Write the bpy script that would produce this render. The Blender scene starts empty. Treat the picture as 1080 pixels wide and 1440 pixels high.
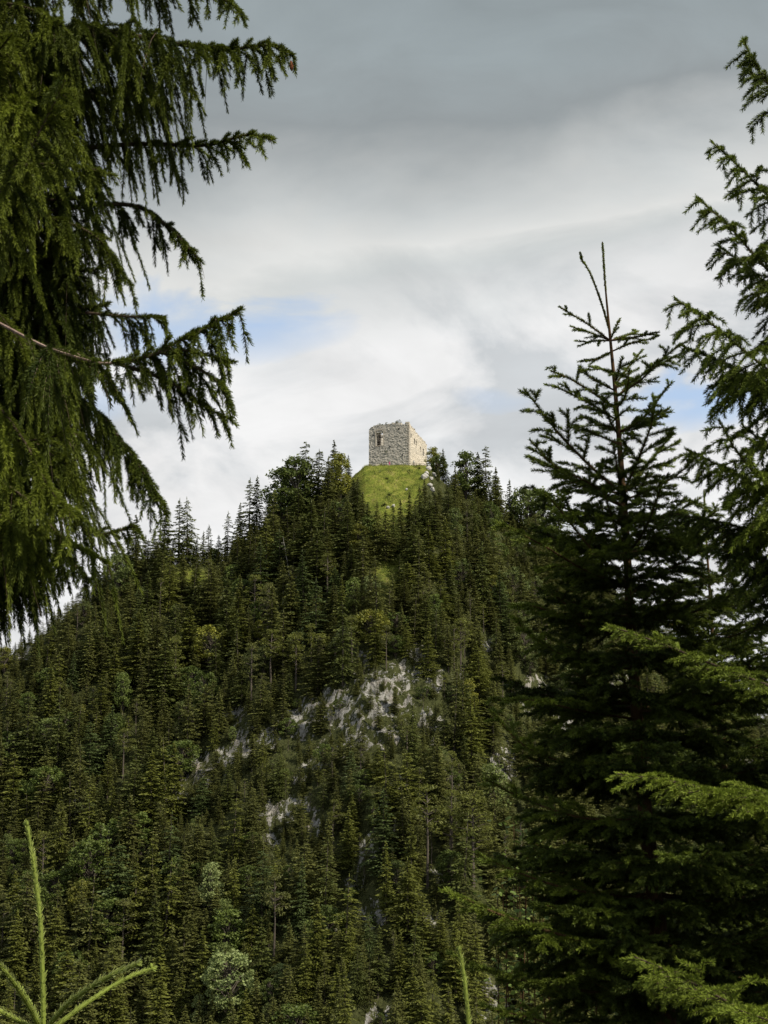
import bpy, math, random
import numpy as np
from mathutils import Vector, Matrix

# ------------------------------------------------------------------ camera, sky, sun, exposure
SC = bpy.context.scene
COL = SC.collection
F = 2216.0                       # focal length in photo pixels (1080 x 1440)
PITCH = math.radians(10.5)
cam_d = bpy.data.cameras.new('camera')
cam = bpy.data.objects.new('camera', cam_d)
COL.objects.link(cam)
cam_d.sensor_fit = 'VERTICAL'
cam_d.sensor_height = 24.0
cam_d.lens = 24.0 * F / 1440.0
cam_d.clip_start = 0.05
cam_d.clip_end = 20000
cam.location = (0, 0, 0)
cam.rotation_euler = (math.radians(90) + PITCH, 0, 0)
SC.camera = cam
SC.view_settings.view_transform = 'Standard'
SC.view_settings.look = 'None'
SC.view_settings.exposure = 0.3
SC.view_settings.gamma = 1.0
SC.view_settings.use_curve_mapping = False
SC.cycles.max_bounces = 5
SC.cycles.diffuse_bounces = 3
SC.cycles.transmission_bounces = 3
SC.cycles.use_denoising = True

SUN_AZ = math.radians(54)        # measured from straight behind the camera towards the right
SUN_EL = math.radians(45)
SUN = Vector((math.sin(SUN_AZ) * math.cos(SUN_EL), -math.cos(SUN_AZ) * math.cos(SUN_EL), math.sin(SUN_EL)))
sun_d = bpy.data.lights.new('sun', 'SUN')
sun_d.energy = 4.6
sun_d.angle = math.radians(0.5)
sun_d.color = (1.0, 0.93, 0.80)
sun = bpy.data.objects.new('sun', sun_d)
COL.objects.link(sun)
sun.rotation_euler = SUN.to_track_quat('Z', 'Y').to_euler()

def ray(px, py):
    xc, yc = (px - 540) / F, (720 - py) / F
    s, c = math.sin(PITCH), math.cos(PITCH)
    return Vector((xc, c - yc * s, s + yc * c))

def at(px, py, Y):
    """world point seen at photo pixel (px, py) at depth Y"""
    d = ray(px, py)
    return d * (Y / d.y)

def project(P):
    """photo pixels of world points (n,3)"""
    P = np.asarray(P, float)
    s, c = math.sin(PITCH), math.cos(PITCH)
    zc = P[..., 1] * c + P[..., 2] * s
    yc = -P[..., 1] * s + P[..., 2] * c
    return 540 + F * P[..., 0] / zc, 720 - F * yc / zc, zc

class NT:
    def __init__(self, tree):
        self.t = tree
        tree.nodes.clear()
    def n(self, typ, ins=None, **kw):
        nd = self.t.nodes.new(typ)
        for k, v in kw.items():
            setattr(nd, k, v)
        for k, v in (ins or {}).items():
            if hasattr(v, 'is_linked') or isinstance(v, bpy.types.NodeSocket):
                self.t.links.new(v, nd.inputs[k])
            else:
                nd.inputs[k].default_value = v
        return nd
    def math(self, op, a, b=0.0, c=0.0, clamp=False):
        nd = self.n('ShaderNodeMath', {0: a, 1: b, 2: c}, operation=op, use_clamp=clamp)
        return nd.outputs[0]
    def mix(self, f, a, b, blend='MIX'):
        nd = self.n('ShaderNodeMix', data_type='RGBA', blend_type=blend)
        for k, v in ((0, f), (6, a), (7, b)):
            if isinstance(v, bpy.types.NodeSocket):
                self.t.links.new(v, nd.inputs[k])
            elif k == 0:
                nd.inputs[k].default_value = v
            else:
                nd.inputs[k].default_value = (*v, 1) if len(v) == 3 else v
        return nd.outputs[2]
    def ramp(self, f, stops, interp='LINEAR'):
        nd = self.n('ShaderNodeValToRGB', {0: f})
        cr = nd.color_ramp
        cr.interpolation = interp
        while len(cr.elements) < len(stops):
            cr.elements.new(0.5)
        for e, (p, c) in zip(cr.elements, stops):
            e.position = p
            e.color = (*c, 1) if len(c) == 3 else c
        return nd.outputs[0]

SKY_STRENGTH = 0.1
def build_world():
    w = bpy.data.worlds.new('World')
    SC.world = w
    w.use_nodes = True
    t = NT(w.node_tree)
    sky = t.n('ShaderNodeTexSky', sky_type='NISHITA', sun_disc=False, sun_elevation=SUN_EL,
              sun_rotation=math.atan2(SUN.x, SUN.y), altitude=900, air_density=1.0, dust_density=0.6, ozone_density=1.0)
    co = t.n('ShaderNodeTexCoord').outputs['Generated']
    sep = t.n('ShaderNodeSeparateXYZ', {0: co})
    X, Y, Z = sep.outputs
    # cloud bank by elevation, edges broken up by noise stretched along the horizon
    mp = t.n('ShaderNodeMapping', {0: co, 'Scale': (3.2, 3.2, 9.0)})
    n1 = t.n('ShaderNodeTexNoise', {'Vector': mp.outputs[0], 'Scale': 1.0, 'Detail': 7.0, 'Roughness': 0.52, 'Distortion': 0.35}).outputs[0]
    mp2 = t.n('ShaderNodeMapping', {0: co, 'Location': (3.1, 1.7, 0.4), 'Scale': (9, 9, 20)})
    n2 = t.n('ShaderNodeTexNoise', {'Vector': mp2.outputs[0], 'Scale': 1.0, 'Detail': 8.0, 'Roughness': 0.55, 'Distortion': 0.5}).outputs[0]
    w1 = t.math('MULTIPLY_ADD', n1, 0.12, -0.06)
    w2 = t.math('MULTIPLY_ADD', n2, 0.055, -0.0275)
    slope = t.math('MULTIPLY', X, 0.10)
    zz = t.math('ADD', t.math('ADD', t.math('SUBTRACT', Z, slope), w1), w2)
    k = 0.93 / SKY_STRENGTH
    def g(v, tint=(1, 1, 1)):
        return tuple(min(v * q, 1.0) for q in tint)
    cl = t.ramp(zz, [(0.00, g(0.62)), (0.12, g(0.60, (.98, 1, 1.03))), (0.165, g(0.66, (.98, 1, 1.03))), (0.20, g(0.80)), (0.255, g(0.74)),
                     (0.30, g(0.60, (.97, 1, 1))), (0.325, g(0.55, (.95, 1, 1))), (0.348, g(0.64, (.99, 1, .98))), (0.372, g(0.52, (.96, 1, 1))),
                     (0.405, g(0.31, (.91, 1, 1.04))), (0.45, g(0.315, (.875, 1, 1.05))), (0.53, g(0.30, (.86, 1, 1.06))), (0.62, g(0.40, (.94, 1, 1.04))), (0.8, g(0.55, (.95, 1, 1.05))), (1.0, g(0.58, (.95, 1, 1.06)))])
    # cumulus heads low in the sky: white against grey-blue
    mp4 = t.n('ShaderNodeMapping', {0: co, 'Location': (1.3, 0.2, 2.2), 'Scale': (6.5, 6.5, 12)})
    n4 = t.n('ShaderNodeTexNoise', {'Vector': mp4.outputs[0], 'Scale': 1.0, 'Detail': 9.0, 'Roughness': 0.56, 'Distortion': 0.6}).outputs[0]
    puff = t.ramp(n4, [(0.42, (0, 0, 0)), (0.50, (.6, .6, .6)), (0.58, (1, 1, 1))])
    low = t.mix(puff, tuple(q for q in g(0.53, (.95, 1, 1.04))), g(0.76))
    cl = t.mix(t.ramp(zz, [(0.285, (.9, .9, .9)), (0.335, (0, 0, 0))]), cl, low)
    # soft billows
    bil = t.math('MULTIPLY_ADD', n2, 0.50, 0.75)
    cl = t.mix(1.0, cl, t.n('ShaderNodeCombineXYZ', {0: bil, 1: bil, 2: bil}).outputs[0], 'MULTIPLY')
    cl = t.n('ShaderNodeVectorMath', {0: cl, 'Scale': k}, operation='SCALE').outputs[0]
    # openings in the cloud where the blue shows
    def hole(px, py, rx, rz, amp=1.0):
        d = ray(px, py).normalized()
        ang = math.atan2(d.x, d.y)
        az = t.math('ARCTAN2', X, Y)
        dx = t.math('DIVIDE', t.math('SUBTRACT', az, ang), rx)
        zs = t.math('SUBTRACT', t.math('ADD', Z, t.math('MULTIPLY', w2, 1.2)), d.z)
        dz = t.math('DIVIDE', zs, rz)
        q = t.math('ADD', t.math('MULTIPLY', dx, dx), t.math('MULTIPLY', dz, dz))
        q = t.math('ADD', q, t.math('MULTIPLY_ADD', n2, 2.4, -1.2))
        return t.math('MULTIPLY', t.math('SMOOTH_MIN', 1.0, t.math('MAXIMUM', t.math('SUBTRACT', 1.0, q), 0.0), 0.2), amp)
    hs = [hole(330, 452, 0.085, 0.022, 1.0), hole(220, 455, 0.045, 0.030, .9), hole(985, 568, 0.055, 0.018, 1.0), hole(130, 560, 0.03, .02, .5), hole(700, 560, .03, .012, .35)]
    # open sky behind and beside the camera, scattered
    n3 = t.n('ShaderNodeTexNoise', {'Vector': co, 'Scale': 3.0, 'Detail': 6.0, 'Roughness': 0.5}).outputs[0]
    back = t.math('MULTIPLY', t.ramp(n3, [(0.50, (0, 0, 0)), (0.60, (1, 1, 1))]), t.ramp(t.math('MULTIPLY_ADD', Y, 0.5, 0.5), [(0.45, (1, 1, 1)), (0.75, (0, 0, 0))]))
    hs.append(t.math('MULTIPLY', back, .7))
    tot = hs[0]
    for h in hs[1:]:
        tot = t.math('MAXIMUM', tot, h)
    skyc = t.n('ShaderNodeVectorMath', {0: sky.outputs[0], 'Scale': 1.0}, operation='SCALE').outputs[0]
    skyb = t.mix(0.58, t.n('ShaderNodeVectorMath', {0: sky.outputs[0], 'Scale': 1.25}, operation='SCALE').outputs[0], (4.9, 6.0, 7.6))
    col = t.mix(t.math('MINIMUM', tot, 1.0), cl, skyb)
    bg = t.n('ShaderNodeBackground', {0: col, 1: SKY_STRENGTH})
    out = t.n('ShaderNodeOutputWorld')
    t.t.links.new(bg.outputs[0], out.inputs[0])
build_world()

# ------------------------------------------------------------------ helpers
RNG = np.random.default_rng(7)
random.seed(7)

def new_mesh(name, V, faces, mat, parent=None, attrs=None, smooth=False, mats=None, midx=None):
    """faces: list of int arrays (n,k)"""
    me = bpy.data.meshes.new(name)
    V = np.ascontiguousarray(V, np.float32)
    me.vertices.add(len(V))
    me.vertices.foreach_set('co', V.ravel())
    loops = np.concatenate([np.asarray(f, np.int32).ravel() for f in faces if len(f)])
    starts, c = [], 0
    for f in faces:
        if len(f) == 0:
            continue
        n, k = f.shape
        starts.append(c + np.arange(n, dtype=np.int32) * k)
        c += n * k
    starts = np.concatenate(starts)
    me.loops.add(len(loops))
    me.loops.foreach_set('vertex_index', loops.astype(np.int32))
    me.polygons.add(len(starts))
    me.polygons.foreach_set('loop_start', starts.astype(np.int32))
    for m in (mats or [mat]):
        me.materials.append(m)
    if midx is not None:
        me.polygons.foreach_set('material_index', np.asarray(midx, np.int32))
    me.update(calc_edges=True)
    me.polygons.foreach_set('use_smooth', np.full(len(starts), smooth, bool))
    for an, av in (attrs or {}).items():
        a = me.attributes.new(an, 'FLOAT', 'POINT')
        a.data.foreach_set('value', np.ascontiguousarray(av, np.float32))
    o = bpy.data.objects.new(name, me)
    COL.objects.link(o)
    if parent is not None:
        o.parent = parent
    return o

def tag(o, label=None, cat=None, group=None, kind=None):
    if label: o['label'] = label
    if cat: o['category'] = cat
    if group: o['group'] = group
    if kind: o['kind'] = kind
    return o

def thing(name, label, cat, loc=(0, 0, 0), group=None):
    o = bpy.data.objects.new(name, None)
    COL.objects.link(o)
    o.location = loc
    o.empty_display_size = 0.3
    return tag(o, label, cat, group)

class MB:
    """collects vertices and faces of one mesh"""
    def __init__(self):
        self.v, self.f, self.a, self.n = [], {}, {}, 0
    def add(self, V, *faces, **attrs):
        V = np.asarray(V, float).reshape(-1, 3)
        for f in faces:
            f = np.asarray(f, np.int64)
            self.f.setdefault(f.shape[1], []).append(f + self.n)
        for k, x in attrs.items():
            self.a.setdefault(k, []).append(np.broadcast_to(np.asarray(x, float), (len(V),)))
        self.v.append(V)
        self.n += len(V)
    def build(self, name, mat, parent=None, smooth=False, origin=None):
        V = np.concatenate(self.v)
        if origin is not None:
            V = V - np.asarray(origin)
        return new_mesh(name, V, [np.concatenate(x) for x in self.f.values()], mat, parent,
                        {k: np.concatenate(x) for k, x in self.a.items()}, smooth)

def norm(a):
    return a / np.maximum(np.linalg.norm(a, axis=-1, keepdims=True), 1e-9)

def box(mb, c, size, rot=0.0, jit=0.0):
    x, y, z = [s / 2 for s in size]
    v = np.array([[sx * x, sy * y, sz * z] for sz in (-1, 1) for sy in (-1, 1) for sx in (-1, 1)])
    v += RNG.normal(0, jit, v.shape) if jit else 0
    cr, sr = math.cos(rot), math.sin(rot)
    v = np.c_[v[:, 0] * cr - v[:, 1] * sr, v[:, 0] * sr + v[:, 1] * cr, v[:, 2]] + np.asarray(c)
    mb.add(v, [[0, 2, 3, 1], [4, 5, 7, 6], [0, 1, 5, 4], [2, 6, 7, 3], [0, 4, 6, 2], [1, 3, 7, 5]])

def tube(mb, pts, rad, sides=6, **attrs):
    pts = np.asarray(pts, float)
    n = len(pts)
    rad = np.broadcast_to(np.asarray(rad, float), (n,))
    T = norm(np.gradient(pts, axis=0))
    ref = np.array([0.31, 0.17, 0.93]) if abs(T[0, 2]) < 0.9 else np.array([1.0, 0.1, 0.0])
    U = norm(np.cross(T, ref))
    W = np.cross(T, U)
    ang = np.arange(sides) * 2 * math.pi / sides
    V = pts[:, None] + rad[:, None, None] * (np.cos(ang)[None, :, None] * U[:, None] + np.sin(ang)[None, :, None] * W[:, None])
    i = np.arange(n - 1)[:, None] * sides
    j = np.arange(sides)[None, :]
    k = (j + 1) % sides
    f = np.stack([i + j, i + k, i + sides + k, i + sides + j], -1).reshape(-1, 4)
    mb.add(V.reshape(-1, 3), f, **attrs)

def smooth_line(P, n):
    """Catmull-Rom through points"""
    P = np.asarray(P, float)
    if len(P) == 2:
        return P[0] + (P[1] - P[0]) * np.linspace(0, 1, n)[:, None]
    Q = np.vstack([2 * P[0] - P[1], P, 2 * P[-1] - P[-2]])
    u = np.linspace(0, len(P) - 1 - 1e-6, n)
    i = u.astype(int)
    t = (u - i)[:, None]
    a, b, c, d = Q[i], Q[i + 1], Q[i + 2], Q[i + 3]
    return 0.5 * (2 * b + (c - a) * t + (2 * a - 5 * b + 4 * c - d) * t ** 2 + (3 * b - a - 3 * c + d) * t ** 3)

# value noise
_PERM = np.random.default_rng(3).random((256, 256))
def vnoise(x, y):
    xi, yi = np.floor(x).astype(int), np.floor(y).astype(int)
    xf, yf = x - xi, y - yi
    u, v = xf * xf * xf * (xf * (xf * 6 - 15) + 10), yf * yf * yf * (yf * (yf * 6 - 15) + 10)
    g = lambda a, b: _PERM[a & 255, b & 255]
    return (g(xi, yi) * (1 - u) + g(xi + 1, yi) * u) * (1 - v) + (g(xi, yi + 1) * (1 - u) + g(xi + 1, yi + 1) * u) * v
def fbm(x, y, oct=4, gain=0.5):
    s, a, tot = 0, 1.0, 0
    for o in range(oct):
        s = s + a * (vnoise(x * 2 ** o + 17.3 * o, y * 2 ** o + 9.1 * o) - 0.5)
        tot += a
        a *= gain
    return s / tot * 2
def sstep(a, b, x):
    t = np.clip((x - a) / (b - a), 0, 1)
    return t * t * (3 - 2 * t)

# ------------------------------------------------------------------ materials
def mat(name):
    m = bpy.data.materials.new(name)
    m.use_nodes = True
    return m, NT(m.node_tree)

def finish(t, shader):
    o = t.n('ShaderNodeOutputMaterial')
    t.t.links.new(shader, o.inputs[0])

def foliage_mat(name, dark, light, transl=0.25, obj_color=False, rand=0.35, rough=0.55, spec=0.25, scale=1.2):
    """light: young growth (attribute hue); foreground spruces also get sun and shade painted in"""
    m, t = mat(name)
    h = t.n('ShaderNodeAttribute', attribute_name='hue').outputs['Fac']
    c = t.mix(h, dark, light)
    rn = t.n('ShaderNodeObjectInfo')
    if obj_color:
        c = t.mix(1.0, c, rn.outputs['Color'], 'MULTIPLY')
    v = t.math('MULTIPLY_ADD', rn.outputs['Random'], rand, 1 - rand / 2)
    geo = t.n('ShaderNodeNewGeometry')
    ns = t.n('ShaderNodeTexNoise', {'Vector': geo.outputs['Position'], 'Scale': scale, 'Detail': 3.0}).outputs[0]
    v = t.math('MULTIPLY', v, t.math('MULTIPLY_ADD', ns, 0.9, 0.55))
    c = t.mix(1.0, c, t.n('ShaderNodeCombineXYZ', {0: v, 1: v, 2: v}).outputs[0], 'MULTIPLY')
    p = t.n('ShaderNodeBsdfPrincipled', {'Base Color': c, 'Roughness': rough, 'Specular IOR Level': spec})
    tr = t.n('ShaderNodeBsdfTranslucent', {0: c})
    mx = t.n('ShaderNodeMixShader', {0: transl, 1: p.outputs[0], 2: tr.outputs[0]})
    finish(t, mx.outputs[0])
    return m

def bark_mat(name, a, b, scale=30.0, stretch=0.25):
    m, t = mat(name)
    geo = t.n('ShaderNodeNewGeometry')
    mp = t.n('ShaderNodeMapping', {0: geo.outputs['Position'], 'Scale': (1, 1, stretch)})
    ns = t.n('ShaderNodeTexNoise', {'Vector': mp.outputs[0], 'Scale': scale, 'Detail': 5.0, 'Roughness': 0.65}).outputs[0]
    c = t.ramp(ns, [(0.3, a), (0.7, b)])
    bp = t.n('ShaderNodeBump', {'Strength': 0.6, 'Distance': 0.01, 'Height': ns})
    p = t.n('ShaderNodeBsdfPrincipled', {'Base Color': c, 'Roughness': 0.9, 'Specular IOR Level': 0.1, 'Normal': bp.outputs[0]})
    finish(t, p.outputs[0])
    return m

M = {}
M['needles_old'] = foliage_mat('old_spruce_needles', (0.028, 0.043, 0.008), (0.170, 0.205, 0.023), 0.25, spec=0.12, scale=3.0)
M['needles_young'] = foliage_mat('young_spruce_needles', (0.030, 0.045, 0.011), (0.200, 0.255, 0.032), 0.18, spec=0.12, scale=3.0)
M['needles_shoot'] = foliage_mat('fresh_shoot_needles', (0.22, 0.27, 0.045), (0.46, 0.50, 0.18), 0.30, scale=20.0)
M['hill_needles'] = foliage_mat('hill_spruce_needles', (0.098, 0.106, 0.027), (0.156, 0.160, 0.042), 0.28, obj_color=True, rand=0.38, scale=0.35)
M['hill_leaves'] = foliage_mat('hill_broadleaf', (0.070, 0.090, 0.024), (0.15, 0.17, 0.05), 0.25, obj_color=True, rand=0.4, scale=0.35)
M['near_leaves'] = foliage_mat('shrub_leaves', (0.08, 0.13, 0.025), (0.20, 0.27, 0.06), 0.35, scale=6.0)
M['grass'] = foliage_mat('grass_blades', (0.090, 0.115, 0.016), (0.20, 0.205, 0.040), 0.2, scale=0.25)
M['bark'] = bark_mat('spruce_bark', (0.028, 0.020, 0.014), (0.10, 0.070, 0.050))
M['bark_pale'] = bark_mat('bare_twig_bark', (0.13, 0.085, 0.065), (0.33, 0.24, 0.20), 60)
M['bark_young'] = bark_mat('young_bark', (0.035, 0.022, 0.012), (0.12, 0.068, 0.032), 60)
M['bark_hill'] = bark_mat('hill_bark', (0.05, 0.042, 0.033), (0.14, 0.115, 0.092), 3.0)
M['dead_wood'] = bark_mat('dead_wood', (0.26, 0.24, 0.21), (0.5, 0.46, 0.41), 3.0)
M['cone'] = bark_mat('spruce_cone_scales', (0.09, 0.028, 0.014), (0.22, 0.08, 0.04), 150.0, 1.0)

def terrain_mat():
    m, t = mat('terrain')
    pos = t.n('ShaderNodeNewGeometry').outputs['Position']
    rock = t.n('ShaderNodeAttribute', attribute_name='rock').outputs['Fac']
    gr = t.n('ShaderNodeAttribute', attribute_name='grass').outputs['Fac']
    nb = t.n('ShaderNodeTexNoise', {'Vector': pos, 'Scale': 0.16, 'Detail': 6.0, 'Roughness': 0.6}).outputs[0]
    nf = t.n('ShaderNodeTexNoise', {'Vector': pos, 'Scale': 1.3, 'Detail': 5.0, 'Roughness': 0.65}).outputs[0]
    mp = t.n('ShaderNodeMapping', {0: pos, 'Rotation': (0.2, 0.55, 0.2), 'Scale': (0.9, 0.9, 0.26)})
    st = t.n('ShaderNodeTexNoise', {'Vector': mp.outputs[0], 'Scale': 0.9, 'Detail': 6.0, 'Roughness': 0.62, 'Distortion': 0.8}).outputs[0]
    crack = t.ramp(st, [(0.36, (0, 0, 0)), (0.46, (1, 1, 1))])
    rc = t.ramp(t.math('MULTIPLY_ADD', st, .6, t.math('MULTIPLY', nf, .4)), [(0.34, (0.065, 0.062, 0.055)), (0.48, (0.19, 0.183, 0.165)), (0.64, (0.37, 0.355, 0.325))])
    rust = t.ramp(nb, [(0.52, (0, 0, 0)), (0.72, (1, 1, 1))])
    rc = t.mix(t.math('MULTIPLY', rust, 0.45), rc, (0.22, 0.16, 0.10))
    soil = t.ramp(nf, [(0.3, (0.028, 0.030, 0.012)), (0.55, (0.050, 0.056, 0.018)), (0.75, (0.085, 0.080, 0.040))])
    ng = t.n('ShaderNodeTexNoise', {'Vector': pos, 'Scale': 0.45, 'Detail': 7.0, 'Roughness': 0.62}).outputs[0]
    gc = t.ramp(ng, [(0.30, (0.070, 0.090, 0.014)), (0.46, (0.125, 0.150, 0.022)), (0.60, (0.190, 0.195, 0.038)), (0.70, (0.24, 0.20, 0.08))])
    c = t.mix(gr, soil, gc)
    ngr = t.n('ShaderNodeTexNoise', {'Vector': mp.outputs[0], 'Scale': 0.55, 'Detail': 6.0, 'Roughness': 0.65}).outputs[0]
    rk = t.ramp(t.math('ADD', t.math('MULTIPLY', rock, .8), t.math('ADD', t.math('MULTIPLY_ADD', nf, 0.9, -0.45), t.math('MULTIPLY_ADD', ngr, 5.4, -3.0))), [(0.40, (0, 0, 0)), (0.52, (1, 1, 1))])
    rk = t.math('MULTIPLY', rk, t.ramp(rock, [(0.04, (0, 0, 0)), (0.22, (1, 1, 1))]))
    c = t.mix(rk, c, rc)
    hgt = t.math('ADD', t.math('MULTIPLY', nf, 0.8), t.math('MULTIPLY', crack, 0.35))
    bp = t.n('ShaderNodeBump', {'Strength': 0.9, 'Distance': 0.6, 'Height': hgt})
    p = t.n('ShaderNodeBsdfPrincipled', {'Base Color': c, 'Roughness': 0.95, 'Specular IOR Level': 0.1, 'Normal': bp.outputs[0]})
    finish(t, p.outputs[0])
    return m
M['terrain'] = terrain_mat()

def stone_mat(name, cols, plaster, pl_lo, pl_hi, sx=1.0):
    m, t = mat(name)
    co = t.n('ShaderNodeTexCoord').outputs['Object']
    mp = t.n('ShaderNodeMapping', {0: co, 'Scale': (2.7 * sx, 2.7 * sx, 5.2)})
    v1 = t.n('ShaderNodeTexVoronoi', {'Vector': mp.outputs[0], 'Scale': 1.0, 'Randomness': 0.85})
    ve = t.n('ShaderNodeTexVoronoi', {'Vector': mp.outputs[0], 'Scale': 1.0, 'Randomness': 0.85}, feature='DISTANCE_TO_EDGE').outputs[0]
    sep = t.n('ShaderNodeSeparateColor', {0: v1.outputs['Color']}).outputs[0]
    c = t.ramp(sep, [(i / (len(cols) - 1), q) for i, q in enumerate(cols)])
    jt = t.ramp(ve, [(0.02, (0, 0, 0)), (0.09, (1, 1, 1))])
    c = t.mix(jt, (0.33, 0.303, 0.26), c)
    nb = t.n('ShaderNodeTexNoise', {'Vector': co, 'Scale': 0.55, 'Detail': 6.0, 'Roughness': 0.62}).outputs[0]
    c = t.mix(t.ramp(nb, [(pl_lo, (0, 0, 0)), (pl_hi, (1, 1, 1))]), c, plaster)
    nf = t.n('ShaderNodeTexNoise', {'Vector': co, 'Scale': 5.0, 'Detail': 4.0}).outputs[0]
    k = t.math('MULTIPLY_ADD', nf, 0.6, 0.7)
    c = t.mix(1.0, c, t.n('ShaderNodeCombineXYZ', {0: k, 1: k, 2: k}).outputs[0], 'MULTIPLY')
    bp = t.n('ShaderNodeBump', {'Strength': 0.5, 'Distance': 0.06, 'Height': jt})
    p = t.n('ShaderNodeBsdfPrincipled', {'Base Color': c, 'Roughness': 0.95, 'Specular IOR Level': 0.1, 'Normal': bp.outputs[0]})
    finish(t, p.outputs[0])
    return m
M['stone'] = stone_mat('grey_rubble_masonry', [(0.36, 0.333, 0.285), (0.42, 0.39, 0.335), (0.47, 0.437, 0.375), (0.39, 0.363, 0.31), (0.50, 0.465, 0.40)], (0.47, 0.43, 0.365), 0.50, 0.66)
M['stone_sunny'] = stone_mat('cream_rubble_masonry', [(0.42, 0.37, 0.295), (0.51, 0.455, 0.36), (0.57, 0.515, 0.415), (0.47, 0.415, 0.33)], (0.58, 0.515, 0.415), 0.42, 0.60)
M['stone_shade'] = stone_mat('shade_dark_masonry', [(0.030, 0.027, 0.024), (0.06, 0.054, 0.047), (0.045, 0.04, 0.035)], (0.05, 0.045, 0.04), 0.5, 0.7)  # masonry coloured dark to stand for shade inside the ruin
M['stone_trim'] = stone_mat('pale_dressed_stone', [(0.40, 0.35, 0.28), (0.5, 0.45, 0.37)], (0.42, 0.34, 0.26), 0.5, 0.7)

def plain(name, c, rough=0.8):
    m, t = mat(name)
    ns = t.n('ShaderNodeTexNoise', {'Scale': 12.0, 'Detail': 3.0}).outputs[0]
    cc = t.mix(t.math('MULTIPLY', ns, 0.5), c, tuple(q * 0.55 for q in c))
    p = t.n('ShaderNodeBsdfPrincipled', {'Base Color': cc, 'Roughness': rough, 'Specular IOR Level': 0.2})
    finish(t, p.outputs[0])
    return m
M['rail'] = plain('weathered_rail_wood', (0.20, 0.17, 0.14))
M['limestone'] = plain('pale_limestone', (0.44, 0.42, 0.385))
M['skin'] = plain('skin', (0.55, 0.36, 0.27), 0.6)
M['magenta'] = plain('magenta_jacket', (0.38, 0.035, 0.15))
M['white_shirt'] = plain('white_shirt', (0.72, 0.70, 0.68))
M['dark_cloth'] = plain('dark_trousers', (0.025, 0.025, 0.035))
M['hair'] = plain('dark_hair', (0.03, 0.02, 0.014))

# ------------------------------------------------------------------ terrain: one sheet
YR = 500.0
_rp = [(-900, 1120), (-500, 1090), (-200, 1050), (0, 930), (60, 895), (180, 818), (250, 797), (320, 795), (360, 765), (410, 735), (450, 712), (480, 690), (500, 668), (514, 656),
       (560, 654), (600, 655), (622, 676), (660, 706), (690, 722), (720, 752), (750, 768), (800, 795), (900, 880), (1000, 962), (1080, 1030), (1300, 1110), (1700, 1150), (2200, 1180)]
_rx = np.array([at(a, b, 494).x for a, b in _rp])
_rz = np.array([at(a, b, 494).z for a, b in _rp])

ROCKS = [(320, 1062, 26, 18, -30), (372, 1040, 26, 18, -30), (455, 1062, 30, 18, -20), (505, 1040, 26, 20, -20), (545, 1035, 20, 18, 0), (612, 960, 24, 16, -30), (585, 920, 16, 14, 0), (250, 1120, 20, 16, 0), (300, 1130, 20, 14, 0), (420, 1090, 16, 14, 0), (560, 1100, 14, 14, 0), (500, 1240, 14, 16, 0), (610, 1290, 14, 14, 0), (520, 985, 78, 44, -25), (430, 1005, 45, 32, -30), (470, 990, 40, 30, 0), (282, 1082, 38, 26, -30), (400, 1150, 45, 30, -20), (345, 1045, 22, 30, 0), (712, 1072, 22, 30, 0),
         (755, 975, 45, 32, 20), (800, 1010, 25, 20, 0), (515, 1195, 24, 20, 0), (522, 1282, 26, 22, 20), (530, 1432, 26, 20, 0), (694, 1405, 30, 26, 0), (517, 928, 16, 20, 0), (690, 906, 14, 10, 0),
         (20, 915, 40, 28, 0), (575, 945, 30, 22, -30), (440, 1165, 20, 18, 0), (640, 1095, 14, 18, 0), (470, 1300, 14, 14, 0), (620, 1230, 14, 12, 0), (560, 1170, 10, 14, 0), (380, 1180, 18, 14, 0),
         (660, 960, 18, 16, 0), (600, 1010, 22, 22, 0), (870, 970, 30, 30, 0), (1050, 1075, 40, 18, 0), (330, 1000, 18, 14, 0)]
def rock_px(px, py):
    r = np.zeros_like(px)
    for cx, cy, a, b, an in ROCKS:
        c, s = math.cos(math.radians(an)), math.sin(math.radians(an))
        u = ((px - cx) * c + (py - cy) * s) / a
        v = (-(px - cx) * s + (py - cy) * c) / b
        r = np.maximum(r, 1.25 - np.sqrt(u * u + v * v))
    return r

def base_height(x, y):
    x = np.asarray(x, float); y = np.asarray(y, float)
    rx = x + fbm(x / 40, y / 40, 3) * np.clip((YR - y) / 8, 0, 10)
    R = np.interp(rx * (1 - 0.0006 * np.clip(YR - y, 0, 200)), _rx, _rz)
    s = YR - 6 - y
    fr = np.where(s > 0, np.sqrt(s * s + 4.0) - 2.0, 0) * 0.90 + 3.0 * sstep(60, 110, s) * fbm(x / 30, y / 26, 3)
    bk = np.where(y > YR + 34, (y - YR - 34) * 0.75, 0)
    h = R - fr - bk
    h = h + np.clip(s / 12, 0, 1) * (5.0 * fbm(x / 36, y / 30, 4) + 1.2 * fbm(x / 7, y / 7, 3))
    near = -1.68 - 0.62 * y - 0.12 * np.abs(x) * 0 + 0.25 * fbm(x / 3, y / 3, 3)
    near = np.where(y < 0, -1.68 - 0.10 * y + 0.25 * fbm(x / 3, y / 3, 3) * np.clip(-y / 6, 0, 1), near)
    floor = -72 + 3 * fbm(x / 80, y / 80, 3)
    low = np.maximum(near, floor)
    w = sstep(200, 330, y)
    far = np.where(y > 560, -72 + 6 * fbm(x / 300, y / 300, 3), floor)
    return np.where(y < 200, low, np.maximum(h, far) * 1.0)

def rock_mask(x, y, h):
    px, py, _ = project(np.stack([x, y, h], -1))
    r = rock_px(px, py)
    r = np.clip(r * 1.3, 0, 1)
    return np.where((y > 300) & (y < 520), r, 0)

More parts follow.
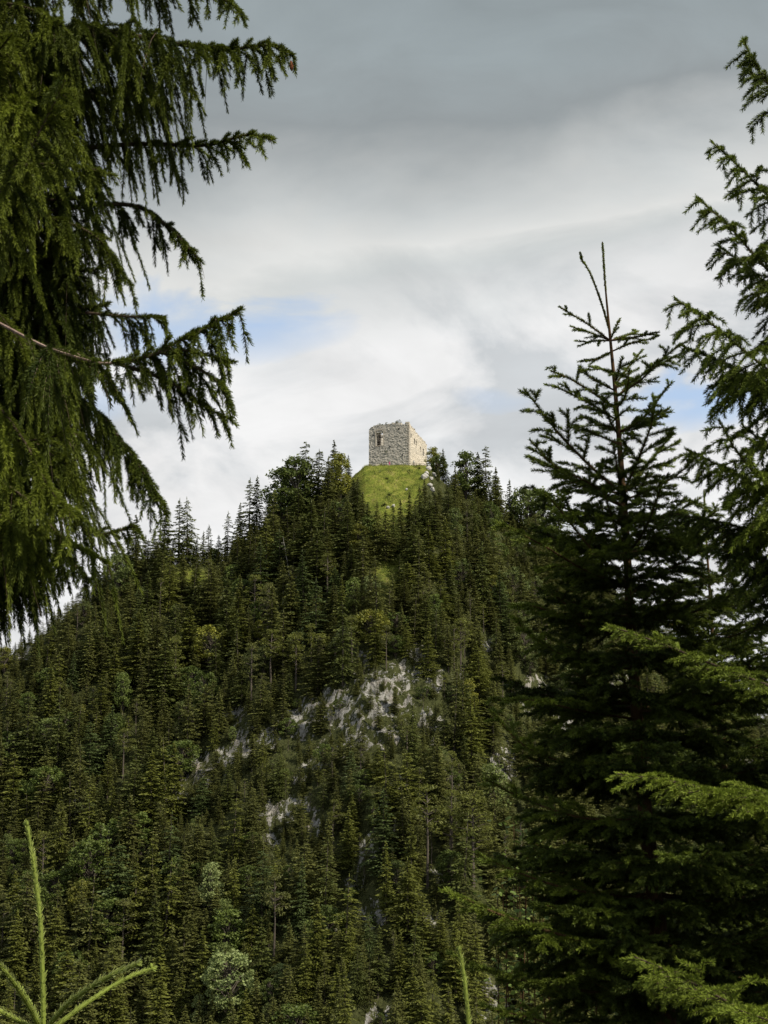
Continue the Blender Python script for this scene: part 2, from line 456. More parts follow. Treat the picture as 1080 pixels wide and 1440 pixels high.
def height(x, y):
    h = base_height(x, y)
    r = rock_mask(np.asarray(x, float), np.asarray(y, float), h)
    led = h / 5.0 + 0.9 * fbm(np.asarray(x) / 12, np.asarray(y) / 12, 3) + 0.06 * np.asarray(x)
    saw = led - np.floor(led)
    led = (sstep(0.55, 0.95, saw) - saw) * 5.0 * 0.55
    rid = (1 - np.abs(fbm(np.asarray(x) / 5.5 + .12 * h, np.asarray(y) / 5.5, 4))) * 2.6 - 1.9
    return h + sstep(0.15, 0.6, r) * (led + rid)

def dense(a, segs):
    out = [np.array([a])]
    for b, step in segs:
        n = max(1, int(round((b - a) / step)))
        out.append(a + (b - a) * np.arange(1, n + 1) / n)
        a = b
    return np.concatenate(out)
gx = dense(-4000, [(-1000, 300), (-300, 50), (-140, 6), (150, 0.62), (300, 6), (1000, 50), (4000, 300)])
gy = dense(-400, [(-40, 30), (40, 1.6), (200, 8), (300, 4), (512, 0.62), (560, 2), (800, 20), (2000, 100), (9000, 700)])
GX, GY = np.meshgrid(gx, gy)
GH = height(GX, GY)
def grass_mask(x, y):
    s = YR - y
    side = np.interp(s, [-30, 0, 10, 50, 70], [13, 12.5, 11, 5, 2])
    ctr = np.interp(s, [0, 40, 70], [2.6, 2.0, 0.0])
    m = sstep(1.5, -1.5, np.abs(x - ctr) - side + 2.5 * fbm(x / 5, y / 5, 3)) * sstep(72, 50, s)
    lx, ly = at(265, 800, 490).x, 484
    m2 = sstep(1.0, 0.4, np.hypot((x - lx) / 10, (y - ly) / 9))
    lx = at(392, 945, 440).x
    m3 = sstep(1.0, 0.3, np.hypot((x - lx) / 5, (y - 446) / 6))
    return np.maximum(np.maximum(m, m2), m3)
GR = grass_mask(GX, GY)
RK = rock_mask(GX, GY, GH) * (1 - GR)
nx_, ny_ = len(gx), len(gy)
ii = np.arange(ny_ - 1)[:, None] * nx_ + np.arange(nx_ - 1)[None]
quads = np.stack([ii, ii + 1, ii + nx_ + 1, ii + nx_], -1).reshape(-1, 4)
terr = new_mesh('terrain', np.stack([GX, GY, GH], -1).reshape(-1, 3), [quads], M['terrain'], attrs={'rock': RK.ravel(), 'grass': GR.ravel()}, smooth=True)
tag(terr, kind='structure')

def ground(x, y):
    """height of the built sheet"""
    x = np.atleast_1d(np.asarray(x, float)); y = np.atleast_1d(np.asarray(y, float))
    i = np.clip(np.searchsorted(gx, x) - 1, 0, nx_ - 2); j = np.clip(np.searchsorted(gy, y) - 1, 0, ny_ - 2)
    u = (x - gx[i]) / (gx[i + 1] - gx[i]); v = (y - gy[j]) / (gy[j + 1] - gy[j])
    return (GH[j, i] * (1 - u) + GH[j, i + 1] * u) * (1 - v) + (GH[j + 1, i] * (1 - u) + GH[j + 1, i + 1] * u) * v
def g1(x, y):
    return float(ground(x, y)[0])

# ------------------------------------------------------------------ castle ruin
CA = math.radians(22)
corner = at(575.5, 655, 500)
CZ = min(g1(corner.x, 500.0), g1(corner.x - 12, 505.0), corner.z) - 0.6
castle = thing('castle_ruin', 'roofless square stone castle ruin with ragged wall tops crowning the hill', 'castle ruin', (corner.x, 500.0, CZ))
castle.rotation_euler = (0, 0, 0)
def top_z(px, py, Y):
    return at(px, py, Y).z - CZ

def wall(name, L, T, prof, holes, origin, ang, material, cell=(0.36, 0.31), seed=1, jit=0.05):
    """wall of stone cells along local x, outer face at y=0, thickness T towards +y; prof(u) = height; holes = [(x0,x1,z0,z1)]"""
    rg = np.random.default_rng(seed)
    nx, H = int(round(L / cell[0])), max(prof(u) for u in np.linspace(0, L, 60)) + 0.6
    nz = int(round(H / cell[1]))
    cx, cz = L / nx, cell[1]
    occ = np.zeros((nx, nz), bool)
    for i in range(nx):
        u = (i + .5) * cx
        hh = prof(u) + rg.normal(0, 0.16)
        for k in range(nz):
            z = (k + .5) * cz
            occ[i, k] = z < hh and not any(a < u < b and c < z < d for a, b, c, d in holes)
    vid, V, Fq = {}, [], []
    def vert(i, k, s):
        key = (i, k, s)
        if key not in vid:
            d = rg.normal(0, jit, 3)
            V.append((i * cx + d[0] * .8, (0 if s == 0 else T) + d[1] * 1.2, k * cz + d[2] * .8))
            vid[key] = len(V) - 1
        return vid[key]
    def O(i, k):
        return 0 <= i < nx and 0 <= k < nz and occ[i, k]
    for i in range(nx):
        for k in range(nz):
            if not occ[i, k]:
                continue
            a, b, c, d = [(i, k), (i + 1, k), (i + 1, k + 1), (i, k + 1)]
            Fq.append([vert(*a, 0), vert(*b, 0), vert(*c, 0), vert(*d, 0)])
            Fq.append([vert(*a, 1), vert(*d, 1), vert(*c, 1), vert(*b, 1)])
            for (p, q, nb) in ((a, b, (i, k - 1)), (b, c, (i + 1, k)), (c, d, (i, k + 1)), (d, a, (i - 1, k))):
                if not O(*nb):
                    Fq.append([vert(*q, 0), vert(*p, 0), vert(*p, 1), vert(*q, 1)])
    o = new_mesh(name, np.array(V), [np.array(Fq)], material, castle)
    o.location = origin
    o.rotation_euler = (0, 0, ang)
    return o

LW, RW, TH = 14.2, 16.5, 1.3
cA, sA = math.cos(CA), math.sin(CA)
leftdir = np.array([-cA, sA]); rightdir = np.array([sA, cA])
# left face: local x runs from the left end towards the corner, so its outer face looks towards the viewer
Lend = leftdir * LW
def px_of(u):   # distance along left wall from its left end -> photo x
    return 575.5 - (LW - u) / LW * 58.0
def lprof(u):
    p = px_of(u)
    py = np.interp(p, [517, 519, 523, 530, 538, 545, 550, 555, 561, 566, 568, 570, 573, 576], [606, 603, 600, 597.5, 597.3, 595.5, 594.8, 593.8, 594.2, 596.5, 597.5, 594.5, 596.5, 594.5])
    return top_z(p, py, 500 + (LW - u) * sA)
def uz(px, py):
    u = LW - (575.5 - px) / 58.0 * LW
    return u, top_z(px, py, 500 + (LW - u) * sA)
w0, w1 = uz(527.8, 625)[0], uz(538.2, 625)[0]
wz0, wz1 = uz(533, 626.5)[1], uz(533, 608.0)[1]
wallL = wall('wall', LW, TH, lprof, [(w0, w1, wz0, wz1)], (Lend[0], Lend[1], 0), -CA, M['stone'], seed=1)
tag(wallL, 'shaded grey rubble wall with one large window hole')
RT = np.interp
def rprof(u):
    return np.interp(u, [0, 1.2, 1.6, 3.5, 5, 6, 8, 8.5, 10, 12, 13, 15, 16.5], [lprof(LW) + .1, lprof(LW) + .3, 15.4, 15.3, 15.2, 14.6, 14.4, 13.9, 14.0, 13.6, 13.3, 12.9, 12.2]) - 0.0 + 0.25 * math.sin(u * 5.1)
def rw(u, z, w, h):
    return (u - w / 2, u + w / 2, z - h / 2, z + h / 2)
rholes = [rw(1.6, 12.3, .9, 1.2), rw(4.9, 11.2, .95, 2.0), rw(6.4, 10.9, .95, 2.0), rw(10.4, 9.7, .95, 1.8), rw(13.0, 9.3, .95, 2.6), rw(9.8, 3.4, .95, 1.7)]
wallR = wall('wall', RW, TH, rprof, rholes, (0.02, 0.03, 0), math.pi / 2 - CA, M['stone_sunny'], seed=2)
tag(wallR, 'sunlit cream wall with a row of small dark windows')
far = rightdir * RW
for (u0_, u1_, z0_, z1_) in rholes:  # added dark blocks fill the holes, window shade put into their colour
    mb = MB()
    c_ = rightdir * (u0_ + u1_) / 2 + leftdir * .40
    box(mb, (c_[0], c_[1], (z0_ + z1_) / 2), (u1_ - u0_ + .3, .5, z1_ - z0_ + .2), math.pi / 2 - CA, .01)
    mb.build('window_shade_fill', M['stone_shade'], castle)
wallB = wall('wall', LW, TH, lambda u: 10.5 + .5 * math.sin(u * 1.7) - .15 * u, [(4, 6, 5, 8)], (far[0], far[1], 0), math.pi - CA, M['stone'], seed=3)
wallB.location = (far[0], far[1] , 0)
wallF = wall('wall', RW - 2 * TH, TH, lambda u: np.interp(u, [0, 3, 9, 12, 14], [13.5, 15.4, 15.2, 14.0, 13.7]) + .15 * math.sin(u * 2.1), [(3.6, 5.1, 10.6, 13.2)],
             (Lend[0] + far[0] - rightdir[0] * TH, Lend[1] + far[1] - rightdir[1] * TH, 0), -math.pi / 2 - CA, M['stone'], seed=4)
pu = uz(527.9, 620)[0]
part_o = Lend + np.array([sA, cA]) * 3.2
wallP = wall('wall', pu + .2, .8, lambda u: np.interp(u, [0, 1.5, 2.2, 8], [12.6, 13.2, 14.9, 14.9]), [], (part_o[0], part_o[1], 0), -CA, M['stone_shade'], seed=5)  # wall added to darken the window hole, shade put into its colour
tag(wallP, 'added inner cross wall, coloured dark to stand for shade behind the window hole')
# dressed stones round the window of the shaded wall
mb = MB()
def lw_pt(u, yy, z):
    p = Lend + (-leftdir) * u + np.array([sA, cA]) * yy
    return (p[0], p[1], z)
wm, ww, wh = (w0 + w1) / 2, (w1 - w0), wz1 - wz0
for k in range(6):
    box(mb, lw_pt(w1 + .1, .58, wz0 + wh * (k + .5) / 6), (.22 + .08 * (k % 2), 1.36, wh / 6 - .03), -CA, .02)
    box(mb, lw_pt(w0 - .12, .5, wz0 + wh * (k + .5) / 6), (.14 + .06 * (k % 2), 1.2, wh / 6 - .03), -CA, .02)
box(mb, lw_pt(wm, .55, wz0 - .13), (ww + .8, 1.3, .26), -CA, .02)
for k in range(7):       # arch stones
    a = math.pi * (k + .5) / 7
    box(mb, lw_pt(wm + math.cos(a) * ww * .62, .5, wz1 + .1 + math.sin(a) * .75), (.5, 1.2, .36), -CA, .03)
ob = mb.build('window_surround', M['stone_trim'], castle)
mb = MB()
box(mb, lw_pt(wm + .35, .62, wz0 + wh * .66), (ww * .62, .28, .30), -CA, .02)
mb.build('window_beam', M['dark_cloth'], castle)
# quoins down the corner and putlog holes as dark blocks, their shade put into the colour
mb = MB()
z = 0.2
k = 0
while z < lprof(LW) - .8:
    hh = random.uniform(.34, .52)
    a, b = (.75, .40) if k % 2 else (.42, .78)
    c = leftdir * a / 2 * .92 + rightdir * b / 2 * .92 - np.array([sA, cA]) * 0 
    box(mb, (c[0] + (.04 * (cA - sA)), c[1] - .06, z + hh / 2), (a, b, hh - .03), -CA, .02)
    z += hh
    k += 1
mb.build('corner_quoins', M['stone_trim'], castle)
for (px, py) in ((561, 603), (566, 640), (548, 628), (524, 612)):
    u, zz = uz(px, py)
    mb = MB()
    box(mb, lw_pt(u, -.02, zz), (.38, .3, .4), -CA, .03)
    mb.build('beam_socket_shade', M['dark_cloth'], castle)

# ------------------------------------------------------------------ small growth: leafy clumps
def leaf_quads(P, size, up=0.3, rng=RNG, asp=0.6):
    n = len(P)
    N = norm(rng.normal(0, 1, (n, 3)) + np.array([0, 0, up]))
    A = norm(np.cross(N, rng.normal(0, 1, (n, 3))))
    B = np.cross(N, A)
    s = np.broadcast_to(np.asarray(size), (n,))[:, None] * rng.uniform(.6, 1.25, (n, 1))
    a, b = A * s * .5, B * s * .5 * asp
    V = np.stack([P - a, P + b * 1.0 - a * .1, P + a, P - b - a * .1], 1).reshape(-1, 3)
    f = np.arange(n * 4).reshape(-1, 4)
    return V, f

def clump(n, r, rng, flat=1.0):
    d = norm(rng.normal(0, 1, (n, 3)))
    rad = rng.uniform(0.35, 1, (n, 1)) ** 0.5
    return d * rad * np.array([r, r, r * flat])

def shrub_mesh(rng, n=140, r=1.0, flat=0.75, leaf=0.32, lumps=5):
    mb = MB()
    for k in range(lumps):
        c = rng.normal(0, r * .42, 3) * np.array([1, 1, .5]) + np.array([0, 0, r * flat * rng.uniform(.5, 1.0)])
        P = clump(n // lumps, r * rng.uniform(.45, .7), rng, .8) + c
        P[:, 2] = np.abs(P[:, 2])
        V, f = leaf_quads(P, leaf, .5, rng)
        mb.add(V, f, hue=np.repeat(rng.random(len(P)) ** 1.5, 4))
    return mb

# plants on the ruin and on the grass
def small_shrub(label, loc, r, flat, n, leaf, material='hill_leaves', color=(1, 1, 1), group=None, seed=0, name='shrub'):
    rg = np.random.default_rng(seed)
    t = thing(name, label, 'shrub', loc, group)
    o = shrub_mesh(rg, n, r, flat, leaf).build('foliage', M[material], t)
    o.color = (*color, 1)
    mb = MB()
    for k in range(4):
        a = rg.uniform(0, 6.28)
        tube(mb, [(0, 0, -.1), (math.cos(a) * r * .2, math.sin(a) * r * .2, r * flat * .5), (math.cos(a) * r * .5, math.sin(a) * r * .5, r * flat)], [.05 * r, .03 * r, .012 * r], 5)
    mb.build('stem', M['bark_hill'], t)
    return t
tops = [(526, 'low'), (531.5, 'round'), (536.5, 'thin'), (541, 'pointed')]
for k, (px, wd) in enumerate(tops):
    u = LW - (575.5 - px) / 58.0 * LW
    p = lw_pt(u, .6, 0)
    small_shrub(['small dark shrub at the left end of the ruin wall top', 'round dark shrub on the wall top straight above the window hole', 'smallest shrub on the wall top right of the window hole',
                 'upright shrub fourth from the left on the ruin wall top'][k], (corner.x + p[0], 500 + p[1], CZ + lprof(u) - .15), [.42, .55, .36, .48][k], [1.0, 1.1, 1.0, 1.9][k], 90, .2, 'hill_needles', (.8, .85, .7), 'shrubs growing on the ruin wall top', 40 + k)
u = LW - (575.5 - 557) / 58.0 * LW
p = lw_pt(u, .6, 0)
small_shrub('wide flat mat of scrub on the highest part of the ruin wall', (corner.x + p[0], 500 + p[1], CZ + lprof(u) - .1), 1.15, .3, 220, .24, 'hill_needles', (.7, .7, .6), 'shrubs growing on the ruin wall top', 50)
for k, (px, Y, r, fl, lab, colr) in enumerate([
    (521.5, 497.5, 1.1, .7, 'low shrub against the left foot of the ruin', (.75, .8, .6)), (536.5, 497, .9, .8, 'bush at the ruin foot right of the grey stone block', (.8, .8, .5)),
    (541, 497.4, 1.0, .75, 'dark bush at the ruin foot beside the magenta jacket', (.6, .65, .45)), (527, 497.2, .8, .8, 'small bush at the ruin foot left of the grey stone block', (.8, .8, .5)),
    (547.5, 479, .75, .8, 'dark round bush alone in the middle of the grass knoll', (.35, .45, .3)), (590.5, 491, .45, .7, 'tiny dark bush on the grass below the sunlit wall', (.35, .4, .3)),
    (540.5, 474, .8, .55, 'low dark bush left of the round bush on the knoll', (.45, .5, .35)), (545, 486, .5, .4, 'flat tuft of scrub on the upper grass knoll', (.7, .8, .5))]):
    x = at(px, 655, Y).x
    small_shrub(lab, (x, Y, g1(x, Y) - .08), r, fl, 180, .3, 'hill_needles', colr, 'bushes on the grass knoll', 60 + k)
u, zz = uz(543.5, 637)
p = lw_pt(u, -.1, zz)
small_shrub('green tuft growing out of the shaded ruin wall', (corner.x + p[0], 500 + p[1], CZ + zz), .5, .7, 90, .2, 'hill_leaves', (.8, .9, .5), None, 77)

# stone block at the foot of the ruin, pale boulders
def rock_obj(label, loc, size, seed, group=None, name='boulder', sub=3, mtl='limestone', cat='boulder'):
    rg = np.random.default_rng(seed)
    import bmesh
    bm = bmesh.new()
    bmesh.ops.create_icosphere(bm, subdivisions=sub, radius=1.0)
    pl = [(norm(rg.normal(0, 1, 3)), rg.uniform(.55, .9)) for _ in range(14)]
    for v in bm.verts:
        c = np.array(v.co)
        for n_, d in pl:
            e = c @ n_ - d
            if e > 0:
                c = c - n_ * e * .92
        c = c * (1 + .05 * math.sin(9 * c[0] + 7 * c[2]) + rg.normal(0, .02))
        v.co = Vector(c * np.asarray(size))
    me = bpy.data.meshes.new(name)
    bm.to_mesh(me)
    bm.free()
    me.materials.append(M[mtl])
    o = bpy.data.objects.new(name, me)
    COL.objects.link(o)
    o.location = loc
    o.rotation_euler = (0, 0, rg.uniform(0, 6))
    return tag(o, label, cat, group)
BG = 'pale boulders down the right edge of the knoll'
blist = [(597, 672, 1.3, 'largest white boulder on the right edge of the grass knoll'), (604, 684, 1.0, 'white boulder below the largest one on the knoll edge'), (603.5, 661, 1.1, 'boulder highest up, at the foot of the sunlit wall'),
         (600, 666, .8, 'small boulder between the sunlit wall foot and the largest boulder'), (608, 690, .9, 'lowest boulder on the right edge of the knoll'), (606, 674, .8, 'boulder right beside the largest white boulder'),
         (553, 713, .7, 'right one of two white stones low on the grass knoll'), (545.5, 715, .6, 'left one of two white stones low on the grass knoll'), (572, 690, .5, 'lone small stone below the middle of the grass knoll'),
         (610, 668, .9, 'boulder behind the knoll edge near the yellowish tree')]
for k, (px, py, r, lab) in enumerate(blist):
    # walk along the ray until it meets the ground
    d = ray(px, py)
    Y = 420.0
    while Y < 512 and (d * (Y / d.y)).z > g1(d.x * Y / d.y, Y):
        Y += .25
    p = d * (Y / d.y)
    rock_obj(lab, (p.x, Y, g1(p.x, Y) + r * .25), (r * 1.1, r, r * .95), 90 + k, BG)
x = at(531, 655, 496).x
mb = MB()
box(mb, (0, 0, .55), (1.3, .9, 1.1), .2, .06)
ob = mb.build('stone_block', M['stone_trim'])
ob.location = (x, 496.3, g1(x, 496.3) - .05)
tag(ob, 'pale squared stone block among bushes at the foot of the ruin', 'stone block')

# railings
def railing(label, pts, post_h=1.15, step=2.0):
    P = [Vector((x, y, g1(x, y))) for x, y in pts]
    t = thing('railing', label, 'railing', P[0])
    acc, posts = 0.0, []
    fine = []
    for a, b in zip(P[:-1], P[1:]):
        n = max(1, int((b - a).length / step))
        for k in range(n):
            q = a.lerp(b, k / n)
            fine.append(Vector((q.x, q.y, g1(q.x, q.y))))
    fine.append(P[-1])
    for q in fine:
        mb = MB()
        l = q - P[0]
        tube(mb, [(l.x, l.y, l.z - .3), (l.x, l.y, l.z + post_h * .6), (l.x, l.y, l.z + post_h), (l.x, l.y, l.z + post_h + .01)], [.07, .07, .065, .001], 7)
        mb.build('post', M['rail'], t)
    for hh in (post_h - .1, post_h * .5):
        mb = MB()
        tube(mb, [(q.x - P[0].x, q.y - P[0].y - .09, q.z - P[0].z + hh) for q in fine], .05, 6)
        mb.build('rail', M['rail'], t)
    return t
xl = at(500, 664, 496).x
railing('weathered wooden railing climbing the left rim of the grass knoll', [(xl - 2.5, 497), (xl + .2, 497.5), (at(517, 655, 500).x - .3, 500.5)])
railing('low railing along the foot of the sunlit ruin wall', [(corner.x + .9, 495.0), (corner.x + 3.4, 495.6), (corner.x + 6.4, 496.4)], 1.1, 1.6)

# ------------------------------------------------------------------ people
def person(label, loc, facing, top_mat, leg_mat, hair_mat, arms, seed, h=1.72):
    t = thing('person', label, 'person', loc)
    t.rotation_euler = (0, 0, facing)
    k = h / 1.72
    V = [(0, 0, .95), (0, 0, 1.12), (0, .01, 1.30), (0, .01, 1.42), (0, 0, 1.50), (0, -.01, 1.56), (0, -.012, 1.64), (0, 0, 1.70)]
    R = [(.14, .10), (.13, .095), (.15, .10), (.13, .085), (.055, .055), (.06, .068), (.075, .09), (.05, .06)]
    E = [(i, i + 1) for i in range(7)]
    def chain(start, pts, rads):
        prev = start
        for p, r in zip(pts, rads):
            V.append(p); R.append((r, r)); E.append((prev, len(V) - 1)); prev = len(V) - 1
    for s in (-1, 1):
        chain(0, [(s * .09, 0, .88), (s * .11, -.02 * s, .48), (s * .12, .03 * s, .09), (s * .125, .03 * s - .13, .04)], [.085, .06, .042, .036])
        a = arms[0 if s < 0 else 1]
        chain(3, [(s * .18, .01, 1.40)] + [(s * q[0], q[1], q[2]) for q in a], [.055, .042, .032, .03])
    me = bpy.data.meshes.new('body')
    me.from_pydata([Vector(v) * k for v in V], E, [])
    o = bpy.data.objects.new('body', me)
    COL.objects.link(o)
    sk = o.modifiers.new('skin', 'SKIN')
    for i, r in enumerate(R):
        me.skin_vertices[0].data[i].radius = (r[0] * k, r[1] * k)
        me.skin_vertices[0].data[i].use_root = i == 0
    sb = o.modifiers.new('sub', 'SUBSURF')
    sb.levels = sb.render_levels = 2
    dg = bpy.context.evaluated_depsgraph_get()
    me2 = bpy.data.meshes.new_from_object(o.evaluated_get(dg))
    bpy.data.objects.remove(o)
    for m in (M['skin'], M[top_mat], M[leg_mat]):
        me2.materials.append(m)
    for p in me2.polygons:
        z = p.center.z / k
        hand = abs(p.center.x) / k > .2 and min((p.center / k - Vector((s * a[-1][0], a[-1][1], a[-1][2]))).length for s, a in ((-1, arms[0]), (1, arms[1]))) < .12
        p.material_index = 0 if (z > 1.49 or hand) else (1 if z > .93 else 2)
        p.use_smooth = True
    me2.name = 'body'
    ob = bpy.data.objects.new('body', me2)
    COL.objects.link(ob)
    ob.parent = t
    mb = MB()
    n = 12
    for i in range(5):
        th0, th1 = math.pi * .5 * i / 5, math.pi * .5 * (i + 1) / 5
        ring = lambda th: np.array([[math.sin(th) * .098 * math.cos(a), math.sin(th) * .112 * math.sin(a) + .016, 1.615 + .125 * math.cos(th)] for a in np.linspace(0, 2 * math.pi, n, endpoint=False)]) * k
        v = np.vstack([ring(th0), ring(th1)])
        mb.add(v, [[j, (j + 1) % n, n + (j + 1) % n, n + j] for j in range(n)])
    mb.build('hair', M[hair_mat], t, True)
    # face: nose, eyes
    mb = MB()
    for ex in (-.03, .03):
        me_ = MB()
        box(me_, (ex * k, -.098 * k, 1.63 * k), (.022, .012, .012))
        me_.build('eye', M['hair'], t)
    mb.add(np.array([[-.014, -.09, 1.59], [.014, -.09, 1.59], [0, -.118, 1.592], [0, -.094, 1.632]]) * k, [[0, 1, 2], [0, 2, 3], [1, 3, 2]])
    mb.build('nose', M['skin'], t)
    return t
down = [(.22, .0, 1.13), (.22, -.06, .90), (.22, -.09, .80)]
up_ = [(.24, -.05, 1.16), (.16, -.22, 1.25), (.10, -.26, 1.33)]
x = at(547.7, 652, 495.4).x
person('person in a magenta jacket standing before the shaded ruin wall', (x, 495.3, g1(x, 495.3) - .02), .5, 'magenta', 'magenta', 'hair', (down, down), 1, 1.7)
x = at(582, 650, 494).x
person('person in white top and dark trousers by the sunlit wall', (x, 494.2, g1(x, 494.2) - .02), -.6, 'white_shirt', 'dark_cloth', 'hair', (down, up_), 2, 1.85)

# ------------------------------------------------------------------ grass on the knoll (nobody could count it)
def grass_obj():
    rg = np.random.default_rng(12)
    n = 60000
    x = rg.uniform(-14, 18, n); y = rg.uniform(432, 512, n)
    keep = rg.random(n) < grass_mask(x, y)
    x, y = x[keep], y[keep]
    lx = at(265, 800, 490).x
    x2 = rg.uniform(lx - 9, lx + 9, 9000); y2 = rg.uniform(476, 492, 9000)
    k2 = rg.random(9000) < grass_mask(x2, y2)
    x = np.r_[x, x2[k2]]; y = np.r_[y, y2[k2]]
    z = ground(x, y) - .03
    n = len(x)
    P = np.stack([x, y, z], -1)
    a = rg.uniform(0, 6.28, n)
    patch = vnoise(x / 1.6, y / 1.6)
    hh = (.14 + .85 * patch ** 3) * rg.uniform(.6, 1.3, n)
    w = rg.uniform(.03, .07, n)
    sd = np.stack([np.cos(a), np.sin(a), 0 * a], -1) * w[:, None]
    tip = P + np.stack([rg.normal(0, .12, n), rg.normal(0, .12, n), hh], -1)
    V = np.stack([P - sd, P + sd, tip], 1).reshape(-1, 3)
    o = new_mesh('grass', V, [np.arange(3 * n).reshape(-1, 3)], M['grass'], attrs={'hue': np.repeat(np.clip(vnoise(x / 3 + 9, y / 3) * 1.3 - .1 + rg.normal(0, .15, n), 0, 1), 3)})
    tag(o, kind='stuff')
grass_obj()

# ------------------------------------------------------------------ hill trees (unit height prototypes)
def spruce_proto(seed, width=.20, skirt=.06, power=.85, levels=27, per=7, droop=.35, gap=.0, lean=0.0, leafw=1.0):
    rg = np.random.default_rng(seed)
    mb = MB()
    allP = []
    for li in range(levels):
        f = min(.995, max(0.0, (li + rg.uniform(-.3, .3)) / levels))            # 0 bottom .. 1 top
        z0 = skirt + (1 - skirt - .015) * f ** .92
        r = width * (1 - f) ** power * (0.55 + .45 * min(1, f / .12 + .3)) + .008
        nb = max(3, int(per * (1 - f * .45)))
        az0 = rg.uniform(0, 6.28)
        for b in range(nb):
            if rg.random() < gap:
                continue
            az = az0 + b * 2 * math.pi / nb + rg.normal(0, .25)
            L = r * rg.uniform(.55, 1.25)
            z = min(.985, z0 + rg.normal(0, .45 / levels))
            ns = max(2, int(2 + L / .016))
            t = (np.arange(ns) + .7) / ns
            dirr = np.array([math.cos(az), math.sin(az)])
            side = np.array([-dirr[1], dirr[0]])
            dz = -droop * L * t + .42 * droop * L * t * t * (1 if f < .7 else .2) + (f - .55) * .35 * L * t
            for sgn in (-1, 0, 1):
                off = sgn * L * .30 * (1 - .55 * t) * rg.uniform(.6, 1.3, ns)
                keep = np.ones(ns, bool) if sgn == 0 else rg.random(ns) < .82
                P = np.c_[dirr[0] * L * t + side[0] * off + lean * z, dirr[1] * L * t + side[1] * off, z + dz - abs(sgn) * .012 * rg.random(ns) - .004 * rg.random(ns)][keep]
                m = len(P)
                if m == 0:
                    continue
                D = norm(np.c_[np.full(m, dirr[0] + side[0] * sgn * .8), np.full(m, dirr[1] + side[1] * sgn * .8), rg.normal(-.25, .22, m)])
                W = norm(np.cross(D, np.array([0, 0, 1.0]) + rg.normal(0, .45, (m, 3))))
                ln = .034 * rg.uniform(.7, 1.3, (m, 1)) * (.55 + .45 * (1 - f)) * leafw
                wd = .0085 * rg.uniform(.7, 1.4, (m, 1)) * leafw
                Vq = np.stack([P - D * ln * .5, P + W * wd, P + D * ln * .6, P - W * wd], 1).reshape(-1, 3)
                mb.add(Vq, np.arange(4 * m).reshape(-1, 4), hue=np.repeat(np.clip(t[keep] * .55 * rg.random(m) * 1.5 + .1 * f, 0, 1), 4))
    tp = np.array([[lean * .97, 0, .955], [lean, 0, 1.0]])
    tube(mb, tp, [.006, .001], 4, hue=.4)
    tr = MB()
    zz = np.linspace(-.06, .97, 7)
    tube(tr, np.c_[lean * zz, 0 * zz, zz], .0125 * (1 - zz * .93), 6)
    return mb, tr

def pine_proto(seed, bare=.38, w=.17, flat=.8):
    rg = np.random.default_rng(seed)
    mb, tr = MB(), MB()
    lean = rg.normal(0, .03)
    zz = np.linspace(-.06, .95, 7)
    wob = np.cumsum(rg.normal(0, .006, 7))
    tube(tr, np.c_[lean * zz + wob, 0 * zz, zz], .015 * (1 - zz * .8), 6)
    for k in range(26):
        f = rg.random() ** .8
        z = bare + (1 - bare) * f
        r = w * math.sin(math.pi * min(1, (f * .85 + .12))) ** .7
        az = rg.uniform(0, 6.28)
        q = rg.uniform(.35, 1.0) * r
        c = np.array([math.cos(az) * q + lean * z, math.sin(az) * q, z])
        tube(tr, [(lean * z, 0, z - .05), c * np.array([.6, .6, 1]) - np.array([0, 0, .01]), c], [.005, .003, .001], 4)
        P = clump(46, .055 * rg.uniform(.8, 1.3), rg, .55) + c
        V, f_ = leaf_quads(P, .032, .5, rg, .35)
        mb.add(V, f_, hue=np.repeat(rg.random(len(P)) * .6, 4))
    return mb, tr

def broad_proto(seed, w=.34, bare=.12, lumps=70, leaf=.040):
    rg = np.random.default_rng(seed)
    mb, tr = MB(), MB()
    tube(tr, [(0, 0, -.06), (.01, .0, .2), (.0, .01, .5), (0.01, 0, .8)], [.022, .017, .011, .004], 6)
    for k in range(lumps):
        f = rg.random()
        z = bare + (1 - bare) * (.12 + .82 * f)
        r = w * math.sin(math.pi * (0.12 + .80 * f)) ** .75
        az = rg.uniform(0, 6.28)
        q = rg.uniform(.3, 1.0) ** .6 * r
        c = np.array([math.cos(az) * q, math.sin(az) * q, z])
        tube(tr, [(0, 0, max(.05, z - .25)), c * np.array([.5, .5, 1]) - np.array([0, 0, .06]), c], [.008, .005, .002], 4)
        P = clump(60, .066 * rg.uniform(.6, 1.6), rg, .7) + c + rg.normal(0, .012, (60, 3))
        V, f_ = leaf_quads(P, leaf, .6, rg, .6)
        mb.add(V, f_, hue=np.repeat(np.clip(rg.random(len(P)) * .8 + rg.normal(0, .2), 0, 1), 4))
    return mb, tr

PROTO = {}
def mkproto(key, kind, form, mb, tr, fm, tm='bark_hill'):
    def me_of(b, nm, m):
        o = b.build(nm, M[m])
        me = o.data
        bpy.data.objects.remove(o)
        return me
    PROTO[key] = (kind, form, me_of(mb, 'crown', fm), me_of(tr, 'trunk', tm))
mkproto('s0', 'spruce_tree', 'narrow spired', *spruce_proto(1, .172, .05, .9, 30, 7), 'hill_needles')
mkproto('s1', 'spruce_tree', 'broad skirted', *spruce_proto(2, .265, .04, .9, 26, 8, .4), 'hill_needles')
mkproto('s2', 'spruce_tree', 'thin gappy', *spruce_proto(3, .20, .14, .75, 24, 6, .3, .22), 'hill_needles')
mkproto('s3', 'spruce_tree', 'dense conical', *spruce_proto(4, .225, .05, 1.0, 30, 9, .35), 'hill_needles')
mkproto('s4', 'spruce_tree', 'ragged drooping', *spruce_proto(5, .235, .10, .65, 22, 7, .65, .14, .03), 'hill_needles')
